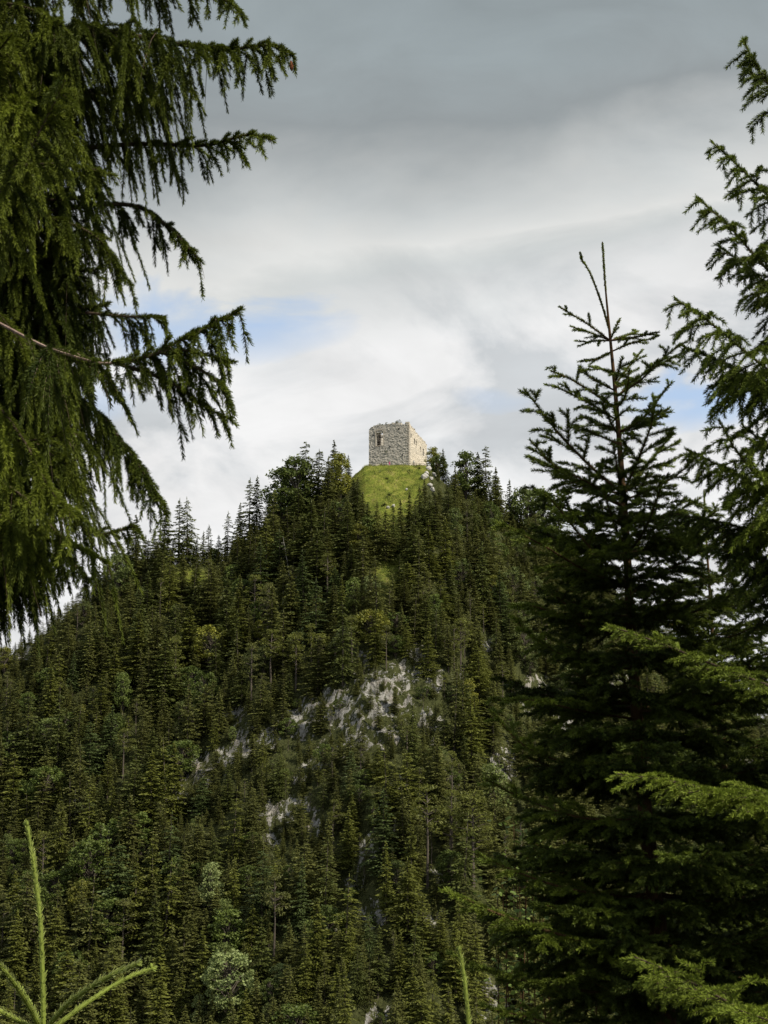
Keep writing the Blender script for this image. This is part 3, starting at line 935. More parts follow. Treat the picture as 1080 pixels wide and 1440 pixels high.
mkproto('s5', 'spruce_tree', 'blunt topped', *spruce_proto(6, .21, .08, .5, 24, 8, .3, .08, -.02), 'hill_needles')
mkproto('s6', 'spruce_tree', 'slender feathery', *spruce_proto(7, .15, .16, .8, 34, 6, .5, .12, .015), 'hill_needles')
mkproto('s7', 'spruce_tree', 'lopsided sparse', *spruce_proto(8, .22, .10, .7, 22, 6, .45, .30, .05), 'hill_needles')
mkproto('s8', 'spruce_tree', 'stout heavy', *spruce_proto(9, .27, .03, .62, 26, 9, .3, .04), 'hill_needles')
mkproto('s9', 'spruce_tree', 'bushy pointed', *spruce_proto(10, .25, .02, 1.15, 30, 8, .2, .06, -.03), 'hill_needles')
mkproto('p0', 'pine_tree', 'round crowned', *pine_proto(11), 'hill_needles')
mkproto('p1', 'pine_tree', 'bare stemmed', *pine_proto(12, .5, .15), 'hill_needles')
mkproto('b0', 'broadleaf_tree', 'rounded', *broad_proto(21), 'hill_leaves')
mkproto('b1', 'broadleaf_tree', 'upright', *broad_proto(22, .22, .10, 64), 'hill_leaves')
mkproto('b2', 'broadleaf_tree', 'spreading', *broad_proto(23, .46, .06, 70, .045), 'hill_leaves')

HUES = {'dark green': (.78, .86, .80), 'mid green': (1.0, 1.0, 1.0), 'olive': (1.10, 1.13, .82), 'bluish green': (.70, .88, 1.05)}
BHUES = {'fresh green': (.95, 1.05, .75), 'pale green': (1.25, 1.3, 1.25), 'silvery': (2.0, 2.0, 2.5), 'yellowish': (1.7, 1.45, .8)}
HW = {'s0': .172, 's1': .265, 's2': .2, 's3': .225, 's4': .235, 's5': .21, 's6': .15, 's7': .22, 's8': .27, 's9': .25, 'p0': .19, 'p1': .17, 'b0': .36, 'b1': .27, 'b2': .48}

def hill_hit(px, py):
    """where the ray through a photo pixel meets the hill"""
    d = ray(px, py)
    Ys = np.arange(300, 508, .5)
    P = np.stack([d.x * Ys / d.y, Ys, d.z * Ys / d.y], -1)
    below = P[:, 2] < ground(P[:, 0], P[:, 1])
    i = int(np.argmax(below)) if below.any() else len(Ys) - 1
    return P[i]

trees = []   # dict: key, x, y, h, rot, hue, label
def add_tree(key, x, y, h, hue, label=None, rot=None):
    trees.append(dict(key=key, x=float(x), y=float(y), z=g1(x, y) - .15, h=float(h), hue=hue, label=label, rot=random.uniform(0, 6.28) if rot is None else rot, w=random.uniform(.85, 1.5) if label is None else random.uniform(.95, 1.2)))
def top_tree(key, px, py, Y, hue, label):
    """a skyline tree whose tip is seen at (px, py)"""
    want = {'s': 15.0, 'b': 11.0, 'p': 11.0}[key[0]]
    p = at(px, py, Y)
    while Y < 490 and p.z - g1(p.x, Y) < want and Y > 425:
        Y -= 1.0
        p = at(px, py, Y)
    add_tree(key, p.x, Y, max(5.0, p.z - g1(p.x, Y)), hue, label)

SKY = [
 ('s0', 490, 638, 492, 'dark green', 'slim spruce tip standing just left of the grass knoll'), ('s3', 470, 617, 494, 'dark green', 'small pointed spruce top right behind the tall clump left of the ruin'),
 ('s5', 431, 619, 488, 'dark green', 'tall blunt dark spruce, highest of the clump left of the ruin'), ('s8', 449, 630, 484, 'dark green', 'stout dark spruce right beside the highest one left of the ruin'), ('b1', 418, 640, 486, 'fresh green', 'leafy crown left of the highest spruce in the left clump'),
 ('b1', 478, 636, 486, 'yellowish', 'light green leafy crown between the spruces left of the knoll'), ('s3', 462, 640, 480, 'mid green', 'full spruce in the middle of the clump left of the ruin'),
 ('b0', 402, 655, 490, 'fresh green', 'leafy crown on the left shoulder of the clump left of the ruin'), ('b1', 388, 690, 492, 'pale green', 'thin pale leafy tree between twin spires and the clump'),
 ('s2', 352, 670, 494, 'dark green', 'left spire of the twin spruces on the left skyline'), ('s0', 362, 667, 495, 'dark green', 'right spire of the twin spruces on the left skyline'),
 ('s3', 338, 705, 492, 'dark green', 'spruce tight against the left of the twin spires'), ('s2', 321, 717, 495, 'dark green', 'thin see-through spruce on the left skyline saddle'),
 ('s2', 294, 736, 496, 'dark green', 'small thin spruce right of the bare stemmed group'), ('s1', 308, 750, 496, 'bluish green', 'short stubby spruce in the saddle of the left skyline'),
 ('s4', 266, 697, 494, 'dark green', 'right one of two bare stemmed spruces above the grass patch'), ('s2', 253, 699, 493, 'dark green', 'left one of two bare stemmed spruces above the grass patch'),
 ('s3', 233, 712, 490, 'dark green', 'full spruce left of the bare stemmed pair on the skyline'), ('s0', 217, 745, 494, 'mid green', 'low slim spruce in a skyline dip near the old tree'),
 ('s3', 192, 722, 490, 'dark green', 'skyline spruce beside the hanging tip of the old foreground tree'), ('s0', 205, 750, 492, 'mid green', 'small spruce tucked right of the leftmost skyline spire'),
 ('s1', 165, 745, 488, 'mid green', 'spruce showing under the tip of the old foreground tree'), ('s3', 140, 790, 484, 'mid green', 'spruce under the lowest twigs of the old foreground tree'),
 ('b0', 168, 778, 480, 'pale green', 'bright leafy tree below the left skyline near the old tree'), ('s1', 95, 845, 484, 'mid green', 'broad spruce near the left edge below the old tree'),
 ('s3', 50, 890, 486, 'mid green', 'spruce beside pale rocks at the far left edge'),
 ('s0', 623, 629, 497, 'dark green', 'single slim spruce just right of the ruin'), ('b1', 609, 628, 503, 'yellowish', 'yellowish leafy tree directly behind the sunlit wall'),
 ('b0', 617, 640, 500, 'fresh green', 'leafy bush-like tree between ruin and slim spruce'), ('b1', 655, 633, 492, 'fresh green', 'leafy crown right of the slim spruce by the ruin'),
 ('s3', 640, 655, 488, 'mid green', 'spruce rising before the leafy crown right of the ruin'), ('s5', 683, 626, 490, 'dark green', 'highest dark spruce of the clump right of the ruin'),
 ('s3', 672, 634, 492, 'dark green', 'spruce close left of the highest one right of the ruin'), ('s3', 697, 655, 491, 'mid green', 'spruce on the right shoulder of the clump right of the ruin'),
 ('s0', 716, 672, 494, 'dark green', 'slim dark spruce at the end of the right clump'), ('s0', 724, 683, 495, 'dark green', 'lower slim spruce outermost of the right clump'),
 ('b0', 741, 684, 494, 'pale green', 'feathery leafy tree on the skyline before the young spruce'), ('b1', 762, 685, 496, 'pale green', 'second feathery tree, half behind the young spruce'),
 ('s3', 784, 678, 492, 'dark green', 'dark spruce on the skyline seen through the young spruce'), ('s3', 830, 745, 488, 'dark green', 'spruce behind the stem of the young spruce'),
 ('s3', 905, 815, 486, 'dark green', 'spruce glimpsed right of the young spruce stem'), ('s1', 965, 885, 486, 'dark green', 'low skyline spruce behind the second young spruce'), ('s3', 1040, 975, 486, 'dark green', 'low spruce on the right end of the hill'),
 ('s1', 590, 680, 484, 'dark green', 'spruce whose tip covers the right foot of the knoll'), ('s3', 576, 690, 478, 'mid green', 'spruce whose tip points at the middle of the knoll foot'),
 ('s3', 563, 700, 470, 'mid green', 'spruce in front of the two white stones'), ('s0', 616, 668, 490, 'mid green', 'spruce right beside the white boulders'), ('s1', 604, 690, 480, 'dark green', 'broad spruce below the white boulders'),
 ('s3', 510, 690, 478, 'mid green', 'spruce overlapping the left side of the grass knoll'), ('s3', 497, 672, 484, 'dark green', 'spruce bordering the grass knoll on its left'), ('b1', 518, 722, 468, 'fresh green', 'leafy tree at the lower left tip of the grass knoll'),
 ('s1', 503, 668, 482, 'dark green', 'broad spruce hiding the left rim of the knoll under the railing'), ('s3', 517, 704, 470, 'dark green', 'dense spruce covering the lower left flank of the knoll'),
 ('s1', 530, 702, 470, 'mid green', 'broad spruce before the lower left flank of the knoll'), ('s1', 553, 708, 468, 'dark green', 'broad dark spruce centred under the white stones'), ('s1', 584, 700, 474, 'dark green', 'dark spruce on the lower right flank of the knoll'),
 ('s3', 597, 672, 488, 'mid green', 'dense spruce rising against the white boulders'), ('s1', 612, 690, 482, 'mid green', 'broad spruce right of the boulder row'), ('s5', 630, 672, 486, 'dark green', 'blunt dark spruce right of the boulder row'),
 ('s1', 488, 690, 478, 'mid green', 'broad spruce left of the knoll under the slim spruce tip'), ('s1', 420, 680, 480, 'dark green', 'broad dark spruce filling the left clump'), ('s3', 440, 700, 476, 'mid green', 'dense spruce low in the left clump'), ('s1', 664, 690, 482, 'dark green', 'broad dark spruce low in the right clump'),
 ('s1', 542, 714, 466, 'mid green', 'broad spruce closing the grass knoll at its bottom'), ('b1', 507, 735, 462, 'yellowish', 'light leafy tree under the left side of the knoll'),
]
for r_ in SKY:
    top_tree(*r_)
# named pale trees on the slope
for key, px, py, h, hue, lab in [
 ('b0', 522, 850, 8, 'silvery', 'silvery whitebeam shining in the dark forest below the knoll'), ('b0', 200, 855, 6, 'silvery', 'small silvery tree on the dark left slope'),
 ('b2', 420, 922, 7, 'pale green', 'spreading leafy tree above the left end of the rock face'), ('b0', 322, 1440, 15, 'silvery', 'big silvery tree at the bottom of the slope'),
 ('b1', 296, 1290, 12, 'silvery', 'greyish upright tree above the big silvery one'), ('b1', 315, 1335, 11, 'pale green', 'pale tree between the two silvery trees low on the slope'),
 ('b0', 695, 912, 4, 'silvery', 'tiny silvery tree right of the rock face'), ('b1', 692, 1170, 16, 'pale green', 'tall pale green tree beside the dark young spruce'), ('b2', 485, 905, 5, 'silvery', 'low silvery bush above the middle of the rock face'),
 ('b0', 125, 1270, 15, 'fresh green', 'round leafy crown at the left behind the sapling shoot'), ('b2', 150, 1225, 12, 'fresh green', 'wide leafy crown above the round one at the left'),
 ('b0', 160, 1050, 9, 'fresh green', 'leafy tree on the shaded left slope'), ('b1', 660, 1010, 10, 'yellowish', 'yellowish tree to the right of the rock face'),
 ('b0', 205, 800, 8, 'yellowish', 'light round crown between spruces under the left skyline'), ('b0', 5, 950, 9, 'yellowish', 'bright leafy tree cut by the left edge'), ('b1', 690, 760, 12, 'fresh green', 'leafy tree under the right clump of spruces'),
 ('b0', 300, 790, 8, 'fresh green', 'round crown at the foot of the saddle'), ('b0', 340, 860, 10, 'fresh green', 'round crown on the upper left slope'), ('b1', 640, 770, 12, 'pale green', 'pale tree on the slope right of the knoll')]:
    p = hill_hit(px, py)
    add_tree(key, p[0], p[1], h, hue, lab)

# scatter
rs = np.random.default_rng(99)
cell = {}
def ok_dist(x, y, d):
    ci, cj = int(x // 6), int(y // 6)
    for a in range(ci - 2, ci + 3):
        for b in range(cj - 2, cj + 3):
            for (qx, qy) in cell.get((a, b), ()):
                if (qx - x) ** 2 + (qy - y) ** 2 < d * d:
                    return False
    return True
for t_ in trees:
    cell.setdefault((int(t_['x'] // 6), int(t_['y'] // 6)), []).append((t_['x'], t_['y']))
cand = 0
while cand < 26000:
    cand += 1
    x, y = rs.uniform(-150, 165), rs.uniform(308, 512)
    z = g1(x, y)
    px, py, _ = project(np.array([x, y, z]))
    if not (-160 < px < 1240 and py < 1640):
        continue
    if float(grass_mask(np.array(x), np.array(y))) > .15:
        continue
    rk = float(rock_px(np.array(float(px)), np.array(float(py))))
    big = fbm(np.array(x / 25), np.array(y / 25), 2)
    h = float(np.clip(rs.normal(14.0 + 5 * big, 4.2), 4.5, 22))
    if y > 470:
        h *= .88
    # keep the rock faces open: trees just below them stay low
    if rk > .55:
        if rs.random() < .86: continue
        h = rs.uniform(2.5, 6.0)
    else:
        ht = 1000.0 / y * 2.2 * h
        cover = max(float(rock_px(np.array(float(px)), np.array(float(py) - q * ht))) for q in (.25, .5, .75, .95))
        if cover > .45:
            if rs.random() < .55: continue
            h = h * rs.uniform(.3, .55)
    # never hide the ruin or the knoll
    tx, ty, _ = project(np.array([x, y, z + h]))
    if 500 < tx < 612 and ty < 725 and y > 400:
        continue
    if ty < np.interp(tx, [0, 60, 180, 250, 320, 360, 430, 490, 610, 690, 745, 800, 900, 1000, 1080], [900, 870, 760, 735, 750, 700, 650, 670, 670, 660, 710, 730, 840, 910, 990]):
        continue
    if not ok_dist(x, y, np.clip(h * .25, 1.6, 4.4)):
        continue
    cell.setdefault((int(x // 6), int(y // 6)), []).append((x, y))
    q = rs.random()
    pn = .12 if 350 < px < 720 and 850 < py < 1250 else .05
    if q < pn:
        key = rs.choice(['p0', 'p1'])
        hue = rs.choice(['olive', 'mid green'])
    elif q < pn + (.17 if px < 420 and py > 1050 else .12):
        key = rs.choice(['b0', 'b1', 'b2'])
        h = h * .62
        hue = rs.choice(['fresh green', 'fresh green', 'pale green', 'yellowish', 'silvery'], p=[.4, .25, .17, .13, .05])
    else:
        key = rs.choice(['s0', 's1', 's2', 's3', 's4', 's5', 's6', 's7', 's8', 's9'], p=[.12, .12, .10, .15, .10, .09, .09, .07, .08, .08])
        warm = np.clip((py - 780) / 350, 0, 1)
        hue = rs.choice(['dark green', 'mid green', 'olive', 'bluish green'], p=[.34 - .2 * warm, .34, .18 + .26 * warm, .14 - .06 * warm])
    add_tree(str(key), x, y, h, str(hue))

# which of them show largest
def visible_area():
    W, H = 540, 720
    buf = np.zeros((H, W), bool)
    yy, xx = np.mgrid[0:H, 0:W]
    buf |= (xx < 95) & (yy < 430)
    edge = np.interp(yy[:, 0], [0, 170, 240, 360, 480, 620, 720], [540, 540, 430, 375, 350, 330, 340])
    buf |= xx > edge[:, None]
    for t_ in sorted(trees, key=lambda a: a['y']):
        b = project(np.array([t_['x'], t_['y'], t_['z']])); tp = project(np.array([t_['x'], t_['y'], t_['z'] + t_['h']]))
        bx, by, ty = b[0] / 2, b[1] / 2, tp[1] / 2
        hw = HW[t_['key']] * t_['w'] * (by - ty)
        x0, x1, y0, y1 = int(max(0, bx - hw)), int(min(W, bx + hw + 1)), int(max(0, ty)), int(min(H, by + 1))
        t_['area'] = 0
        t_['px'] = (2 * bx, 2 * by)
        if x1 <= x0 or y1 <= y0:
            continue
        sub = buf[y0:y1, x0:x1]
        Y_, X_ = np.mgrid[y0:y1, x0:x1]
        fr = (Y_ - ty) / max(1e-3, by - ty)
        m = np.abs(X_ - bx) < hw * (np.clip(fr * 1.25, 0.05, 1) if t_['key'][0] == 's' else 0.8)
        new = m & ~sub
        t_['area'] = int(new.sum())
        sub |= m
visible_area()

def zone(px, py):
    if py < 900:
        if px < 200: return 'under the old tree at the far left'
        if px < 330: return 'on the left upper slope'
        if px < 480: return 'on the slope left of the knoll'
        if px < 600: return 'on the slope straight below the ruin'
        if px < 720: return 'on the slope right of the knoll'
        return 'behind the young spruce top'
    if py < 1010:
        if px < 140: return 'at the left edge of the middle slope'
        if px < 270: return 'on the shaded left middle slope'
        if px < 400: return 'just left of the rock face'
        if px < 600: return 'along the top of the rock face'
        if px < 700: return 'just right of the rock face'
        return 'beside the right hand rocks'
    if py < 1180:
        if px < 130: return 'above the sapling shoot at the left'
        if px < 250: return 'left of the small rock patch'
        if px < 360: return 'around the small left rock patch'
        if px < 480: return 'below the left end of the rock face'
        if px < 600: return 'below the middle of the rock face'
        return 'between rock face and dark young spruce'
    if py < 1330:
        if px < 110: return 'behind the upright sapling shoot'
        if px < 230: return 'right of the upright sapling shoot'
        if px < 350: return 'above the big silvery tree'
        if px < 460: return 'on the lower slope left of the fallen log'
        if px < 580: return 'around the fallen log'
        return 'left of the dark spruce skirt'
    if px < 220: return 'behind the sapling side shoots'
    if px < 350: return 'beside the big silvery tree'
    if px < 460: return 'low down right of the big silvery tree'
    if px < 580: return 'around the lowest rock'
    return 'behind the lone shoot at the bottom'

def size_word(h):
    return 'very tall' if h > 17.5 else 'tall' if h > 14.5 else 'medium' if h > 11 else 'small' if h > 6.5 else 'stunted'
GROUPS = {'spruce_tree': 'spruces covering the hillside', 'pine_tree': 'pines on the hillside', 'broadleaf_tree': 'leafy trees on the hillside'}
CATS = {'spruce_tree': 'spruce', 'pine_tree': 'pine', 'broadleaf_tree': 'broadleaf tree'}
order = sorted(range(len(trees)), key=lambda i: (trees[i]['label'] is None, -trees[i]['area']))
CAP = {'spruce_tree': 285, 'pine_tree': 120, 'broadleaf_tree': 220}
cnt = {k: 0 for k in CAP}
mass = []
used_labels = {}
for i in order:
    t_ = trees[i]
    kind, form, cme, tme = PROTO[t_['key']]
    if (t_['area'] < 14 and t_['label'] is None) or cnt[kind] >= CAP[kind]:
        mass.append(t_)
        continue
    cnt[kind] += 1
    lab = t_['label']
    if lab is None:
        noun = {'spruce_tree': 'spruce', 'pine_tree': 'pine', 'broadleaf_tree': 'leafy tree'}[kind]
        lab = f"{size_word(t_['h'])} {form} {t_['hue']} {noun} {zone(*t_['px'])}"
    used_labels.setdefault(lab, []).append(i)
    o = thing(kind, lab, CATS[kind], (t_['x'], t_['y'], t_['z']), GROUPS[kind])
    o.scale = (t_['h'] * t_['w'], t_['h'] * t_['w'] * random.uniform(.9, 1.1), t_['h'])
    o.rotation_euler = (0, 0, t_['rot'])
    hue = HUES.get(t_['hue']) or BHUES[t_['hue']]
    for nm, me in (('crown', cme), ('trunk', tme)):
        c = bpy.data.objects.new(nm, me)
        COL.objects.link(c)
        c.parent = o
        if nm == 'crown':
            c.color = (*hue, 1)
    t_['obj'] = o
# names for trees that ended with equal words: tell them by where they stand to each other
for lab, idx in used_labels.items():
    if len(idx) > 1:
        idx.sort(key=lambda i: trees[i]['px'][0])
        if len(idx) == 2:
            dx = abs(trees[idx[0]]['px'][0] - trees[idx[1]]['px'][0]); dy = abs(trees[idx[0]]['px'][1] - trees[idx[1]]['px'][1])
            if dy > dx:
                idx.sort(key=lambda i: trees[i]['px'][1])
                ws = ['upper', 'lower']
            else:
                ws = ['left', 'right']
        else:
            ws = ['leftmost'] + [{1: 'second', 2: 'third', 3: 'fourth', 4: 'fifth', 5: 'sixth'}.get(k, 'later') for k in range(1, len(idx) - 1)] + ['rightmost']
        for w_, i in zip(ws, idx):
            trees[i]['obj']['label'] = f'{w_} {lab}'

def instancer(name, pts, rots, scales, widths, vari, meshes, label=None):
    """one object of many far trees or bushes: geometry nodes put the prototypes' meshes on its points"""
    me = bpy.data.meshes.new(name)
    me.from_pydata([tuple(p) for p in pts], [], [])
    for an, av, ty in (('rot', rots, 'FLOAT'), ('siz', scales, 'FLOAT'), ('wid', widths, 'FLOAT'), ('var', vari, 'INT')):
        a = me.attributes.new(an, ty, 'POINT')
        a.data.foreach_set('value', np.asarray(av))
    o = bpy.data.objects.new(name, me)
    COL.objects.link(o)
    ng = bpy.data.node_groups.new(name, 'GeometryNodeTree')
    ng.interface.new_socket('Geometry', in_out='INPUT', socket_type='NodeSocketGeometry')
    ng.interface.new_socket('Geometry', in_out='OUTPUT', socket_type='NodeSocketGeometry')
    N, Lk = ng.nodes, ng.links
    gi, go = N.new('NodeGroupInput'), N.new('NodeGroupOutput')
    jn = N.new('GeometryNodeJoinGeometry')
    def attr(nm, ty):
        a = N.new('GeometryNodeInputNamedAttribute')
        a.data_type = ty
        a.inputs[0].default_value = nm
        return a.outputs[0]
    cr = N.new('ShaderNodeCombineXYZ')
    Lk.new(attr('rot', 'FLOAT'), cr.inputs[2])
    va = attr('var', 'INT')
    cs = N.new('ShaderNodeCombineXYZ')
    wd_ = attr('wid', 'FLOAT')
    Lk.new(wd_, cs.inputs[0])
    Lk.new(wd_, cs.inputs[1])
    Lk.new(attr('siz', 'FLOAT'), cs.inputs[2])
    sz = cs.outputs[0]
    for k, src in meshes:
        for ob in src:
            cm = N.new('FunctionNodeCompare')
            cm.data_type = 'INT'
            cm.operation = 'EQUAL'
            Lk.new(va, cm.inputs[2])
            cm.inputs[3].default_value = k
            oi = N.new('GeometryNodeObjectInfo')
            oi.transform_space = 'ORIGINAL'
            oi.inputs[0].default_value = ob
            oi.inputs['As Instance'].default_value = True
            ip = N.new('GeometryNodeInstanceOnPoints')
            Lk.new(gi.outputs[0], ip.inputs['Points'])
            Lk.new(cm.outputs[0], ip.inputs['Selection'])
            Lk.new(oi.outputs['Geometry'], ip.inputs['Instance'])
            Lk.new(cr.outputs[0], ip.inputs['Rotation'])
            Lk.new(sz, ip.inputs['Scale'])
            Lk.new(ip.outputs[0], jn.inputs[0])
    Lk.new(jn.outputs[0], go.inputs[0])
    md = o.modifiers.new('scatter', 'NODES')
    md.node_group = ng
    tag(o, label, kind='stuff')
    return o

keys = sorted(PROTO)
srcs = {}
for k in keys:
    for t_ in trees:
        if t_['key'] == k and 'obj' in t_ and t_['hue'] not in ('silvery', 'yellowish'):
            srcs[k] = list(t_['obj'].children)
            break
mass = [t_ for t_ in mass if t_['key'] in srcs]
if mass:
    instancer('forest', [(t_['x'], t_['y'], t_['z']) for t_ in mass], [t_['rot'] for t_ in mass], [t_['h'] for t_ in mass], [t_['h'] * t_['w'] for t_ in mass], [keys.index(t_['key']) for t_ in mass], [(keys.index(k), srcs[k]) for k in keys if k in srcs],
              'the rest of the forest mass filling in between the hillside trees')
print('TREES', len(trees), 'mass', len(mass), cnt, 'dup labels', sum(len(v) > 1 for v in used_labels.values()))

# undergrowth on the slope
def undergrowth():
    rg = np.random.default_rng(31)
    n = 24000
    x = rg.uniform(-150, 160, n); y = rg.uniform(312, 508, n)
    z = ground(x, y)
    P = np.stack([x, y, z], -1)
    px, py, _ = project(P)
    rk = rock_px(px, py)
    cl_ = vnoise(x / 4.0, y / 4.0)
    keep = ((grass_mask(x, y) < .1) | (rg.random(n) < .035)) & ((rg.random(n) > np.clip(rk * 1.05, 0, .80)) | (cl_ > .57)) & (px > -60) & (px < 1140) & (py < 1500)
    x, y, z = x[keep], y[keep], z[keep]
    n = len(x)
    mb = MB()
    m = 20
    r = rg.uniform(.35, 1.25, n)
    off = norm(rg.normal(0, 1, (n, m, 3))) * rg.uniform(.3, 1, (n, m, 1)) * r[:, None, None] * np.array([1, 1, .75])
    Q = np.stack([x, y, z], -1)[:, None] + off + np.array([0, 0, .3])
    V, f = leaf_quads(Q.reshape(-1, 3), np.repeat(r, m) * .42, .5, rg)
    mb.add(V, f, hue=np.repeat(np.clip(np.repeat(rg.random(n) ** 2, m) + rg.normal(0, .12, n * m), 0, 1), 4))
    o = mb.build('undergrowth', M['hill_leaves'])
    o.color = (.62, .60, .50, 1)
    tag(o, 'low scrub and undergrowth between the hillside trees', kind='stuff')
undergrowth()

# dead trees, fallen log
def dead_tree(label, px, py, h, lean, seed, name='dead_tree', fallen=False, cat='dead tree'):
    rg = np.random.default_rng(seed)
    p = hill_hit(px, py)
    t = thing(name, label, cat, (p[0], p[1], p[2] - .2))
    mb = MB()
    n = 8
    f = np.linspace(0, 1, n)
    ax = np.c_[lean * h * f + np.cumsum(rg.normal(0, .05, n)), np.cumsum(rg.normal(0, .04, n)), (h * f if not fallen else .8 + .25 * f)]
    tube(mb, ax, .17 * (1 - .85 * f), 7)
    mb.build('trunk', M['dead_wood'], t)
    mb = MB()
    for k in range(16):
        u = rg.uniform(.3, .97)
        b = ax[int(u * (n - 1))]
        a = rg.uniform(0, 6.28)
        L = h * .12 * rg.uniform(.4, 1)
        d = np.array([math.cos(a), math.sin(a), rg.uniform(-.5, .2)]) if not fallen else np.array([rg.uniform(0, .8), math.cos(a), math.sin(a)])
        tube(mb, [b, b + d * L * .5, b + d * L - np.array([0, 0, .12 * L])], [.04, .025, .01], 4)
    mb.build('branches' if False else 'bare_branch', M['dead_wood'], t)
dead_tree('bleached fallen log lying across the lower slope', 520, 1268, 6.5, 1.0, 1, 'fallen_log', True, 'log')
dead_tree('bleached log on the rock shelf at the lower right of the rock face', 532, 1033, 4.5, 1.0, 2, 'fallen_log', True, 'log')
dead_tree('leaning bare trunk on the dark slope left of the knoll', 408, 815, 13, -.16, 3)
dead_tree('pale bare trunk below the right part of the rock face', 552, 1185, 6, .12, 4)
dead_tree('grey dead stem among the trees at the left, above the sapling', 106, 1160, 9, -.03, 5)
dead_tree('pale bare stem under the rock face beside the pines', 608, 1075, 7, .02, 6)
dead_tree('thin bare stems left of the fallen log', 462, 1330, 8, .03, 7)

# ------------------------------------------------------------------ foreground spruces: twigs covered with needles
class Tw:
    """set of parabolic twigs: p(t) = P0 + L (D t + B t^2/2 * down)"""
    def __init__(self, P, D, L, B, hue):
        self.P, self.D, self.L, self.B, self.hue = P, norm(D), L, B, hue
    def pos(self, i, t):
        dn = np.zeros((len(i), 3)); dn[:, 2] = -1
        return self.P[i] + self.L[i][:, None] * (self.D[i] * t[:, None] + 0.5 * (self.B[i] * t * t)[:, None] * dn)
    def tan(self, i, t):
        d = self.D[i].copy()
        d[:, 2] -= self.B[i] * t
        return norm(d)
    def __len__(self):
        return len(self.L)

def perp(T):
    z = np.zeros_like(T); z[:, 2] = 1
    N = z - T * T[:, 2:3]
    bad = np.linalg.norm(N, axis=1) < .15
    N[bad] = np.array([.8, .6, 0])
    N = norm(N)
    return N, np.cross(T, N)

def needles_on(P, T, hue, nl, nw, ang, rg, tipf=None):
    n = len(P)
    N, S = perp(T)
    a = rg.uniform(0, 2 * math.pi, n)
    # fewer needles hang straight down: they comb to the sides and up
    a = np.where((np.sin(a) < -.55) & (rg.random(n) < .55), -a, a)
    R = np.cos(a)[:, None] * S + np.sin(a)[:, None] * N
    th = np.radians(ang + rg.normal(0, 9, n))
    if tipf is not None:
        th = th * (1 - .45 * tipf)
    D = norm(T * np.cos(th)[:, None] + R * np.sin(th)[:, None])
    ln = nl * rg.uniform(.65, 1.15, n)[:, None]
    sd = norm(np.cross(D, rg.normal(0, 1, (n, 3)))) * (nw * .5)
    Q = P + D * ln
    V = np.stack([P - sd, P + sd, Q + sd * .45, Q - sd * .45], 1).reshape(-1, 3)
    return V, np.repeat(np.clip(hue + rg.normal(0, .08, n), 0, 1), 4)

